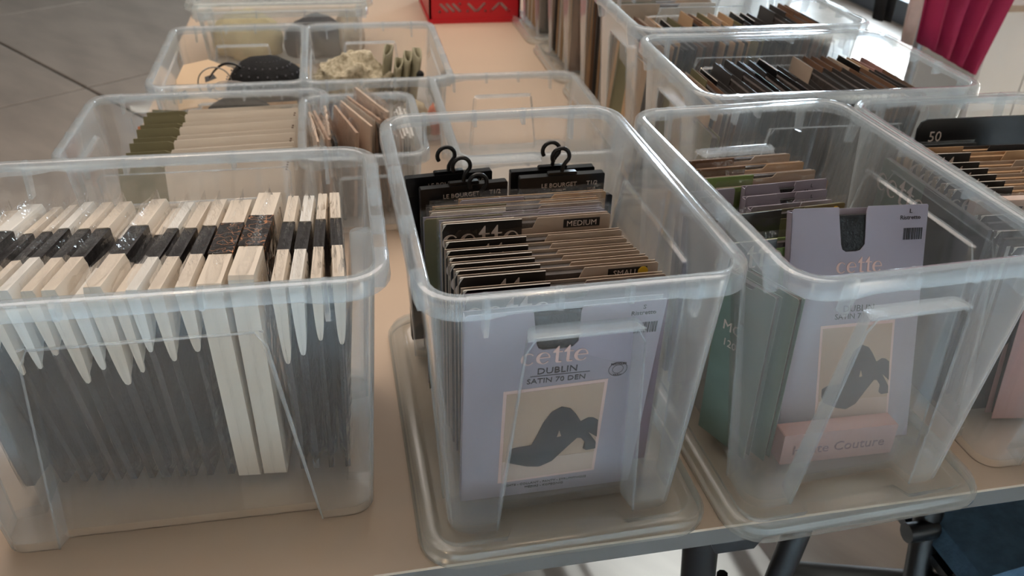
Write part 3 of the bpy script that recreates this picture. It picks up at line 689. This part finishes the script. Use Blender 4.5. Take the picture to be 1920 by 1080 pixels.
p = thing('tights_pack', 'cream film-sleeved pack with upside-down STAY-UP print in the right edge box', 'tights pack', group=G4); put(p, 77.0, 71.4, 1.25, -3, -3)
m = MB(); m.box(-9.3, 9.3, -0.6, 0.6, 0, 22.6, bev=0.15); ob('card', m.mesh('card', mat('blush_card', (214, 190, 178), 0.5), 0), p)
ob('lettering', text_mesh('STAY-UP 20', 1.15, INK_D), p, (-1.6, -0.65, 21.8), (0, R(180), 0)); ob('film_sleeve', film_mesh(18.6, 1.2, 22.6, 0.6, 90), p)
for i, y in enumerate((69.5, 68.1, 66.7, 65.3, 63.9)):
    p = card_pack('dark film-sleeved pack in front of the STAY-UP pack, %s from it' % WORD[i], 18.6, 21.6-i*0.2, 1.0, GREY if i % 2 else BLACK, WHITEC if i % 2 == 0 else GREY, group=G4, sleeve=True, seed=80+i, d=0.3); put(p, 76.8, y, 1.25, -4, -3)
p = card_pack('rose pack lowest at the front of the right edge box', 15, 15.5, 1.4, PINK, PINK, group=G4, d=0.2, seed=88); put(p, 77.5, 61.5, 1.25, -8, -8)
p = card_pack('black slim pack left of the rose one in the right edge box', 5, 17.0, 1.2, BLACK, BLACK, group=G4, d=0.2, seed=89); put(p, 71.0, 66.5, 1.25, -4, -30)

# --- the two sunlit boxes
def rowx(xs, yb, h0, cols, tag_, grp, w=16.5, lean=2.2, seed=100, z=1.95):
    n = len(xs)
    for i, x in enumerate(xs):
        a, b, hh = cols[i % len(cols)] if len(cols) != n else cols[i]
        p = card_pack('%s, %s from the left' % (tag_, WORD[i]), w, h0+hh-z, 1.0, a, b, group=grp, seed=seed+i, d=1.5, fab=SHEER if i % 3 else CHAR, xl=-w/2+6.3, xr=w/2-4.0, hd=1.0)
        put(p, x-lean*0.2, yb-w/2+random.uniform(-0.3, 0.3), z, -math.degrees(math.atan2(lean, h0)), -90+random.uniform(-2, 2))
g = GREY; b_ = BROWN; t_ = BEIGE; k = BLACK
rowx([48.2, 49.8, 51.4, 53.2, 55.0, 57.0, 58.8, 60.6, 62.3, 63.9, 65.6, 68.0, 69.7, 71.2, 72.7, 74.2, 75.7, 77.1, 78.4, 79.7], 119.2, 25.0,
     [(OLIVE, TAN, -0.6), (b_, t_, -0.6), (OLIVE, b_, -0.4), (k, g, -0.6), (g, g, 0.4), (g, g, 0.7), (g, k, 0.4), (g, k, 0.4), (k, k, 0.7), (k, g, -0.9), (g, g, -0.4), (t_, g, 0.8), (b_, g, 0.8), (b_, g, 0.8), (b_, g, 0.8), (t_, b_, 0.6), (k, b_, 0.8), (TAN, g, 0.5), (PINK, g, 0.3), (PINK, b_, 0.3)],
     'tights pack in the nearer sunlit box', 'packs in the nearer sunlit box')
rowx([49.5, 51.6, 53.5, 55.0, 56.6, 58.3, 60.2, 62.2, 64.0, 65.7, 68.0, 70.0, 71.8, 73.4, 75.6, 77.4, 79.2, 80.8], 147.8, 25.0,
     [(TAN, t_, 0), (b_, t_, 0), (t_, TAN, 0.0), (k, g, -0.6), (k, g, -0.6), (OLIVE, b_, -0.3), (TAN, b_, 0.8), (b_, TAN, 0.2), (OLIVE, TAN, 0.3), (t_, TAN, 0.3), (TAN, OLIVE, 0.4), (k, g, 0.3), (k, g, 0.2), (g, g, 0.1), (g, g, 1.4), (g, b_, 1.6), (b_, b_, 1.7), (b_, g, 1.3)],
     'tights pack in the farther sunlit box', 'packs in the farther sunlit box', seed=140)
# boxes behind them: packs seen edge on through the left ends
pal = [(TAN, CREAM), (BLUEC, TAN), (b_, TAN), (OLIVE, TAN), (k, g), (TAN, TAN), (t_, CREAM), (g, b_)]
for bi, (yc, w) in enumerate(((167.5, 'first'), (198, 'second'), (229, 'third'))):
    for i in range(9):
        a, c = pal[(i*3+bi*2) % 8]
        p = card_pack('tights pack in the %s box behind the sunlit ones, %s from its front' % (w, WORD[i]), 20, 22.5, 1.9, a, c, group='edge-on packs in the rear right boxes', seed=180+i, d=0.6)
        put(p, 62.5, yc-9.4+i*2.3, 1.95, 0, 0)
for i, (y, a, c) in enumerate(((106.5, TAN, OLIVE), (135.5, OLIVE, TAN))):
    p = card_pack('upright %s pack just inside the left end of the %s sunlit box' % (('olive', 'tan')[i], ('nearer', 'farther')[i]), 15, 20, 1.3, a, c, group='end packs of the sunlit boxes', seed=210+i, d=0.8); put(p, 48.4-1.2+i, y, 1.95, -4, -90)

# --- low boxes on the left
ENV = 'cream envelopes in the low box'
def envelope(i, y, z, x, lab, cardm=CREAM):
    p = thing('envelope', lab, 'envelope', group=ENV)
    m = MB(); w = 25.0
    m.prism([(-w/2, 0), (w/2, 0), (w/2, z), (-w/2+6.6, z-0.1), (-w/2+6.2, z-0.9), (-w/2, z-0.9)], -0.5, 0.5); ob('card', m.mesh('card', cardm, 0), p)
    m = MB(); m.prism([(-w/2-0.1, 0.2), (-w/2+6.4, 0.2), (-w/2+6.4, z-0.5), (-w/2+5.6, z-0.15), (-w/2-0.1, z-0.15)], -0.6, 0.3); ob('tab', m.mesh('tab', OLIVE, 0), p, label='olive printed tab')
    m = MB()
    for j in range(4): m.box(w/2-0.8-j*0.12, w/2-0.5-j*0.12, -0.53, -0.49, z-1.0-j*0.35, z-0.8-j*0.35)
    ob('print', m.mesh('print', BROWN, 0), p)
    return put(p, x, y, 1.2, -20, 2.0)
for i in range(9):
    envelope(i, 122.5+i*2.6, 9.9+0.1*i+(0.35 if i % 2 else 0), -20.6+0.12*i, 'cream envelope with olive tab in the low box, %s from its front' % WORD[i])
for i, (y, c) in enumerate(((143.5, BROWN), (145.5, TAN))):
    p = thing('envelope', '%s envelope behind the cream ones in the low box' % ('dark brown', 'tan')[i], 'envelope', group=ENV)
    m = MB(); m.prism([(-10, 0), (12, 0), (12, 10.5), (-4, 10.5), (-5, 9.2), (-10, 9.2)], -0.4, 0.4); ob('card', m.mesh('card', c, 0), p)
    m = MB(); m.prism([(-12.4, 0), (-5, 0), (-5, 9.6), (-12.4, 10.4)], -0.7, 0.1); ob('tab', m.mesh('tab', OLIVE, 0), p); put(p, -19.5, y, 1.2, -30, 3)
BLACKF = mat('black_fabric', (20, 20, 22), 0.85, vary=0.3, scale=60, bump=0.5, bscale=90)
def blob(name, m, rx, ry, rz, seed, amp=0.2, freq=1.4, nu=28, nv=18, z0=-0.35, flat=True):
    mb = MB(); vs = []
    for j in range(nv+1):
        for i in range(nu):
            a = 2*math.pi*i/nu; b = -math.pi/2+math.pi*j/nv
            d = Vector((math.cos(a)*math.cos(b), math.sin(a)*math.cos(b), math.sin(b)))
            n = 1+amp*mnoise.noise(d*freq+Vector((seed*3.7, seed, 0)))+amp*0.5*mnoise.noise(d*freq*2.7+Vector((seed, seed*2.1, 4)))
            z = d.z*n
            if flat: z = max(z, z0)
            vs.append((d.x*rx*n, d.y*ry*n, (z-(z0 if flat else -1))*rz))
    fs = [(j*nu+i, j*nu+(i+1) % nu, (j+1)*nu+(i+1) % nu, (j+1)*nu+i) for j in range(nv) for i in range(nu)]
    mb.add(vs, fs); return mb.mesh(name, m, 60)
ob('sleep_mask', blob('sleep_mask', BLACKF, 6.5, 1.6, 6.5, 2, 0.12), None, (-17.5, 147.6, 4.2), (R(-20), 0, R(3)), label='black rounded fabric piece behind the envelopes', category='fabric')
p = thing('swatch', 'orange card corner at the left among the envelopes', 'card'); m = MB(); m.box(-2.6, 2.6, -0.1, 0.1, 0, 9.0); ob('card', m.mesh('card', mat('orange_card', (196, 120, 80), 0.6), 0), p); put(p, -31.5, 141.5, 1.2, -32, 2)

# studded pouch box
ps = thing('studded_pouch', 'black pouch with pale studs in the low box on the left', 'pouch', (-14.2, 171.5, 3.4), (0, 0, R(-10)))
ob('pouch_body', blob('pouch_body', BLACKF, 8.2, 6.0, 6.6, 5, 0.08), ps)
m = MB(); rnd = random.Random(4)
for j in range(5):
    for i in range(13):
        a = math.pi*(0.95+1.15*i/13)+(j % 2)*0.14; b = 0.12+j*0.27
        x, y, z = 8.35*math.cos(a)*math.cos(b), 6.1*math.sin(a)*math.cos(b), 6.65*(math.sin(b)+0.35)
        m.box(x-0.13, x+0.13, y-0.13, y+0.13, z-0.13, z+0.13)
ob('stud', m.mesh('stud', mat('silver_stud', (150, 150, 158), 0.3, metal=0.6), 0), ps, kind='stuff')
m = MB()
for i in range(22): m.tube([(-2.5+i*0.32, 0, 0), (-2.6+i*0.32, -0.1, 1.3)], 0.06, 4)
m.box(-3, 5, -0.8, 0.8, -1, 0)
br = thing('hair_brush', 'dark brush with fine bristles right of the studded pouch', 'brush', (-9.6, 166.5, 8.2), (0, R(22), R(-20))); ob('bristles', m.mesh('bristles', BLACKF, 0), br)
m = MB(); m.prism([(-3.4, -0.9), (5.2, -0.9), (5.6, 0), (-3.4, 0)], -1.4, 1.4); ob('brush_head', m.mesh('brush_head', HOOK, 0), br)
cc = thing('craft_card', 'cream card with dark marks under the wire rings', 'card', (-25.0, 170.0, 3.6), (R(-48), 0, R(20)))
m = MB(); m.prism([(-7, 0), (7, 0), (6.5, 7), (2, 10), (-3, 9.5), (-7, 4)], -0.15, 0.15); ob('card', m.mesh('card', mat('peach_card', (226, 196, 160), 0.6), 0), cc)
m = MB(); m.prism([(-5, 2), (-3.8, 2.4), (-4.2, 4), (-5.2, 3.6)], -0.2, -0.16); ob('print', m.mesh('print', INK_D, 0), cc)
m = MB(); m.prism([(0, 5), (2.4, 5.6), (2, 6.6), (0.2, 6.2)], -0.2, -0.16); ob('print', m.mesh('print', INK_D, 0), cc)
def circ(r, n=28, ex=1.0): return [(r*math.cos(2*math.pi*i/n), r*ex*math.sin(2*math.pi*i/n), 0) for i in range(n)]
m = MB(); m.tube(circ(3.1), 0.13, 6, closed=True); ob('wire_ring', m.mesh('wire_ring', mat('steel_wire', (120, 116, 112), 0.3, metal=0.8)), None, (-23.6, 167.5, 8.9), (R(50), R(10), 0), label='thin dark wire ring standing tilted left of the studded pouch', category='ring')
for i in range(3):
    m = MB(); m.tube(circ(4.6-0.5*i, ex=0.8), 0.1, 6, closed=True); ob('wire_ring', m.mesh('wire_ring', _m['steel_wire']), None, (-20.0, 164.5, 8.0+0.35*i), (R(8), R(4*i), 0), label='flat wire ring below the tilted one, %s from the bottom' % WORD[i], category='ring', group='flat wire rings')
m = MB(); m.tube([(-4.5+i*0.6, 0, 1.6-0.06*(i-7)**2) for i in range(15)], [0.15+0.02*min(i, 14-i) for i in range(15)], 8)
ob('hair_band', m.mesh('hair_band', HOOK), None, (-20.5, 170.0, 10.2), (0, 0, R(-8)), label='black curved band behind the wire rings', category='hair band')

# spotted pouch box
SPOT = mat('spotted_cloth', (205, 194, 168), 0.85, rgb2=(150, 138, 112), scale=120, bump=0.6, bscale=40)
SAGE = mat('sage_cloth', (170, 164, 138), 0.9, vary=0.2, scale=50, bump=0.5, bscale=60)
ob('cloth_pouch', blob('cloth_pouch', SPOT, 7.6, 5.0, 5.8, 8, 0.35, 1.8, 40, 24), None, (2.2, 175.5, 3.0), (0, 0, R(6)), label='crumpled spotted beige cloth pouch', category='pouch')
for i, (x, y, h) in enumerate(((9.0, 176.5, 10.8), (11.2, 175.2, 8.2), (13.0, 175.8, 9.4), (14.8, 175.0, 10.2))):
    m = MB(); n = 18; vs = []
    loop = [(1.1*math.sin(2*math.pi*q/n)*(0.7+0.3*math.cos(2*math.pi*q/n)), 2.8*math.cos(2*math.pi*q/n)) for q in range(n)]
    for z in (0, h*0.5, h*0.85, h):
        for (a, b) in loop: vs.append((a*(1+0.12*z/h), b*(1-0.1*z/h), z+(0.5*math.sin(b) if z == h else 0)))
    m.add(vs, [(r_*n+q, r_*n+(q+1) % n, (r_+1)*n+(q+1) % n, (r_+1)*n+q) for r_ in range(3) for q in range(n)])
    me = m.mesh('folded_cloth', SAGE); o = ob('folded_cloth', me, None, (x, y, 1.3), (R(4), R(8), R(-18+9*i)), label='sage cloth folded into an upright loop, %s right of the spotted pouch' % WORD[i], category='cloth', group='folded sage cloths')
    md = o.modifiers.new('thick', 'SOLIDIFY'); md.thickness = 0.28*S
ob('button', blob('button', BLACKF, 0.8, 0.8, 0.9, 3, 0.05, nu=12, nv=8), None, (16.4, 172.0, 7.2), label='small black button at the right of the folded cloths', category='button')
ob('terry_cloth', blob('terry_cloth', mat('terry', (178, 162, 134), 0.95, vary=0.2, scale=60, bump=0.8, bscale=120), 3.6, 2.6, 4.6, 12, 0.2), None, (13.6, 156.2, 1.3), label='beige terry cloth low at the front right of the pouch box', category='cloth')
ob('orange_cloth', blob('orange_cloth', mat('orange_knit', (196, 110, 82), 0.9, vary=0.2, scale=60), 1.7, 1.8, 4.2, 14, 0.2), None, (17.4, 156.0, 1.3), label='orange knit piece at the right front corner of the pouch box', category='cloth')
ob('dark_cloth', blob('dark_cloth', mat('slate_cloth', (74, 76, 84), 0.9, vary=0.3, scale=50), 6.5, 2.0, 4.6, 17, 0.3), None, (0.5, 157.0, 1.3), label='slate cloth under the spotted pouch at the front', category='cloth')
p = thing('hang_tag', 'red corner of a tag at the left end of the pouch box', 'tag'); m = MB(); m.box(-1, 1, -0.1, 0.1, 0, 9); ob('card', m.mesh('card', mat('red_card', (196, 44, 44), 0.5), 0), p); put(p, -4.2, 155.0, 1.3, -5, -60)
# lidded rear box contents
ob('cloth_bundle', blob('cloth_bundle', mat('butter_cloth', (214, 200, 158), 0.9, vary=0.1, bump=0.4), 8.0, 8.0, 7.5, 21, 0.2), None, (-20.5, 213.5, 1.3), label='butter-coloured cloth bundle inside the lidded rear box', category='cloth')
ob('cushion', blob('cushion', mat('slate_cushion', (62, 64, 72), 0.85, vary=0.2), 7.4, 6.5, 6.4, 23, 0.12), None, (-4.9, 211.5, 1.3), label='slate cushion-like bundle inside the lidded rear box', category='cloth')
ob('cloth_bundle', blob('cloth_bundle', mat('putty_cloth', (182, 168, 148), 0.9, vary=0.15, bump=0.4), 3.6, 7.5, 6.5, 26, 0.2), None, (3.2, 213.5, 1.3), label='putty cloth bundle at the right end of the lidded rear box', category='cloth')

# film bags in the small box
NUDE = mat('nude_hosiery', (190, 160, 138), 0.8, vary=0.12, scale=30, bump=0.3)
def bag(i, x, y, h, yaw, lean, roll, inner, w=13.5, z=1.3):
    p = thing('film_bag', 'film bag with %s hosiery in the small crammed box, %s from its left' % ('black' if inner == CHAR else 'pale' if inner == PALE else 'nude', WORD[i]), 'film bag', group='film bags in the small box')
    ob('card', slab(w-0.8, 0.8, 0.2, h-0.6, inner, 'card', 0.5, i, 0.25), p); ob('film_sleeve', film_mesh(w, 1.0, h, 0.8, 300+i, 0.3), p)
    if i in (1, 3, 6): 
        m = MB(); m.prism([(-w/2+1, h*0.55), (w/2-1, h*0.5), (w/2-1.5, h-0.9), (-w/2+0.6, h-0.8)], -0.56, -0.5); ob('paper_insert', m.mesh('paper_insert', CREAM, 0), p)
    put(p, x, y, z, lean, yaw, roll)
PALE = mat('pale_hosiery', (214, 190, 168), 0.7, vary=0.08, scale=30, bump=0.3)
bags = [(-5.0, 128, 13.8, -84, -2, 0, PALE), (-4.0, 127.5, 14.2, -80, -3, 0, NUDE), (-2.9, 128.5, 14.6, -87, -2, 0, PALE), (-1.9, 127, 14.0, -80, 2, 0, CHAR), (-0.8, 128, 14.8, -76, -5, 0, NUDE), (0.6, 129, 15.2, -70, -6, 0, PALE),
        (1.9, 130, 15.6, -68, -6, 0, NUDE), (3.3, 131, 16.6, -70, -5, 0, PALE), (4.6, 130, 15.6, -76, -3, 0, NUDE), (5.5, 129, 15.0, -84, 3, 0, CHAR), (6.5, 130, 14.2, -82, 3, 0, PALE), (7.5, 130, 13.6, -84, 3, 0, NUDE)]
for i, b in enumerate(bags): bag(i, *b)
for i in range(5):
    p = thing('film_bag', 'flat white film bag in the small box, %s from its right wall' % WORD[4-i], 'film bag', group='white film bags in the small box')
    ob('card', slab(12, 0.35, 0.2, 11.5+0.4*(i % 3), WHITEC, 'card', 0.2, i, 0.2), p); ob('film_sleeve', film_mesh(13, 0.45, 12.2, 0.6, 330+i, 0.25), p); put(p, 8.7+i*0.42, 131.5, 1.3, 0, -88)

# --- red crate
cr = thing('crate', 'red plastic crate with diagonal slots behind the boxes', 'crate', (25.7, 238.0, 0))
RED = mat('red_plastic', (196, 16, 34), 0.35)
def slotted(L_, H_, name):
    """flat panel with real diagonal slots and round holes: a filled 2D outline with holes, given thickness"""
    cu = bpy.data.curves.new('tmp', 'CURVE'); cu.dimensions = '2D'; cu.fill_mode = 'BOTH'; cu.extrude = 0.3
    def sp(pts):
        q = cu.splines.new('POLY'); q.points.add(len(pts)-1); q.use_cyclic_u = True
        for i, (x, y) in enumerate(pts): q.points[i].co = (x, y, 0, 1)
    sp([(0, 0), (L_, 0), (L_, H_), (0, H_)])
    def bar(x, z, s, hl=1.35, wd=0.36):
        u = Vector((s*0.7071, -0.7071)); v = Vector((-u.y, u.x)); c = Vector((x, z)); pts = []
        for sg, base in ((1, -90), (-1, 90)):
            for k in range(5):
                a = R(base+45*k); pts.append(c+u*(sg*hl)+(u*math.cos(a)+v*math.sin(a))*wd)
        sp([tuple(p) for p in pts])
    def dotc(x, z): sp([(x+0.38*math.cos(a*math.pi/5), z+0.38*math.sin(a*math.pi/5)) for a in range(10)])
    for x0, kinds in ((2.6, (1, 1, 1)), (10.4, (1, -1)), (17.0, (-1, 1))):
        for zc in (4.2, 9.2):
            for i, kd in enumerate(kinds): bar(x0+1.5+i*1.75*(1.0 if len(kinds) == 3 else 1.45), zc, kd)
            dotc(x0+0.3, zc-1.0); dotc(x0+(5.9 if len(kinds) == 3 else 5.3), zc+(1.0 if len(kinds) == 3 else -1.0))
    o = bpy.data.objects.new('tmp', cu); col.objects.link(o); bpy.context.view_layer.update()
    me = bpy.data.meshes.new_from_object(o.evaluated_get(bpy.context.evaluated_depsgraph_get())); bpy.data.objects.remove(o)
    me.transform(Matrix.Translation((0, 0.3*S, 0)) @ Matrix.Scale(S, 4) @ Matrix.Rotation(R(90), 4, 'X')); me.name = name
    me.materials.clear(); me.materials.append(RED); return ob(name, me, cr)
slotted(25.6, 13, 'front_panel')
m = MB(); m.box(0, 25.6, 25.0, 25.6, 0, 13); m.box(0, 0.6, 0, 25.6, 0, 13); m.box(25.0, 25.6, 0, 25.6, 0, 13); ob('side_panel', m.mesh('side_panel', RED, 0), cr)
m = MB(); m.box(-0.3, 25.9, -0.3, 25.9, 0, 1.2); ob('base', m.mesh('base', RED, 0), cr)
m = MB(); m.box(-0.5, 26.1, -0.5, 0.9, 12.6, 14); m.box(-0.5, 26.1, 24.9, 26.1, 12.6, 14); m.box(-0.5, 0.9, 0, 26, 12.6, 14); m.box(24.9, 26.1, 0, 26, 12.6, 14); ob('top_rim', m.mesh('top_rim', RED, 0), cr)

m = MB(); m.box(1.0, 24.6, 0.9, 24, 1.3, 9.9, bev=0.5); ob('carton', m.mesh('carton', WHITEC, 0), None, (25.7, 238, 0), label='cream carton standing inside the red crate', category='carton')
# --- garments, door and chair at the edges
def drape(name, m, pts_top, pts_bot, y, label, cat, folds=4, amp=1.6, thick=0.4, nz=10):
    """cloth hanging between a top edge and a bottom edge given as (x, z) ends, with vertical folds"""
    mb = MB(); nx = 26; vs = []
    (a0, a1), (b0, b1) = pts_top, pts_bot
    for j in range(nz+1):
        t = j/nz
        for i in range(nx+1):
            s = i/nx; p0 = Vector(a0).lerp(Vector(b0), t); p1 = Vector(a1).lerp(Vector(b1), t); q = p0.lerp(p1, s)
            vs.append((q.x, y+amp*math.sin(s*folds*2*math.pi+t*0.8)*(0.4+0.6*t), q.y))
    mb.add(vs, [(j*(nx+1)+i, j*(nx+1)+i+1, (j+1)*(nx+1)+i+1, (j+1)*(nx+1)+i) for j in range(nz) for i in range(nx)])
    o = ob(name, mb.mesh(name, m, 60), label=label, category=cat); md = o.modifiers.new('thick', 'SOLIDIFY'); md.thickness = thick*S
RACKM = mat('rack_steel', (150, 150, 152), 0.3, metal=0.8)
CRIM = mat('crimson_cloth', (158, 20, 66), 0.75, vary=0.15, scale=10, bump=0.3)
drape('garment', CRIM, ((141, 70), (186, 70)), ((148.2, 3.5), (167.0, -5.5)), 195, 'long crimson garment hanging at the top right', 'garment', 4, 2.4)
drape('garment', BLACKF, ((158, 70), (174, 70)), ((166.0, -3.5), (171.8, -4.2)), 243, 'black garment hanging farthest left of the clothes', 'garment', 2, 1.5)
drape('garment', mat('blush_cloth', (210, 190, 184), 0.8, vary=0.1), ((169, 70), (183, 70)), ((174.5, -9.5), (184.0, -12.0)), 238, 'pale blush garment hanging between the two black ones', 'garment', 2, 1.5)
drape('garment', BLACKF, ((176, 70), (186, 70)), ((179.5, -8.0), (186.5, -11.5)), 232, 'black garment hanging beside the crimson one', 'garment', 2, 1.2)
rk = thing('clothes_rack', 'steel clothes rack carrying the hanging garments', 'clothes rack')
m = MB(); m.tube([(138, 188, 71), (214, 264, 71)], 1.4, 10); ob('rail', m.mesh('rail', RACKM), rk)
for a in ((157, 207), (212, 262)):
    m = MB(); m.tube([(a[0], a[1], 71), (a[0], a[1], -71)], 1.4, 10); ob('post', m.mesh('post', RACKM), rk)
    m = MB(); m.tube([(a[0]-18, a[1]+18, -71.6), (a[0]+18, a[1]-18, -71.6)], 1.3, 10); ob('foot', m.mesh('foot', RACKM), rk)
pn = thing('display_board', 'white boarded display unit right of the crimson garment', 'display unit', (199, 230, -73))
WB = mat('white_boards', (238, 240, 240), 0.55, vary=0.05, scale=5)
for i in range(4):
    m = MB(); m.box(i*17.0+0.3, i*17.0+16.7, 0, 2, 0, 74.5); ob('board', m.mesh('board', WB, 0), pn)
m = MB(); m.box(0, 68, 2, 30, 0, 74.2); ob('carcass', m.mesh('carcass', PLASTER, 0), pn)
m = MB(); m.box(-1, 69, -1, 31, 74.5, 76.5); ob('top_board', m.mesh('top_board', BEIGE, 0), pn)

ch = thing('folding_chair', 'black folding chair with blue denim seat under the right of the table', 'chair', (0, 0, 0))
DEN = mat('blue_denim', (66, 94, 116), 0.9, vary=0.3, scale=50, bump=0.4, bscale=200)
m = MB(); m.prism([(79, -31.5), (82, -33), (118, -33), (121, -31.5), (120, -28.5), (112, -26.8), (88, -26.8), (80, -28.5)], 62, 98); ob('seat', m.mesh('seat', DEN, 30), ch)
m = MB(); m.box(79, 121, 61, 99, -34.4, -33); ob('seat_frame', m.mesh('seat_frame', STEEL, 0), ch)
for pts in ([(80, 74.8, -26), (77.5, 67.5, -45), (74, 58, -72.5)], [(122, 74.8, -26), (122, 67.5, -45), (122, 58, -72.5)], [(80, 64, -33), (80, 84, -55), (80, 100, -72.5)], [(122, 64, -33), (122, 84, -55), (122, 100, -72.5)]):
    m = MB(); m.tube(pts, 2.0, 10); ob('leg', m.mesh('leg', STEEL), ch)
m = MB(); m.tube([(75.2, 72, -29.8), (80, 72, -29.8)], 1.5, 12); ob('hinge_knob', m.mesh('hinge_knob', STEEL, 40), ch)
m = MB(); m.tube([(80, 66, -32), (82, 60, -34), (86, 57.5, -36), (92, 57, -35), (97, 60, -33.5)], 0.9, 8); ob('armrest_bar', m.mesh('armrest_bar', STEEL), ch)
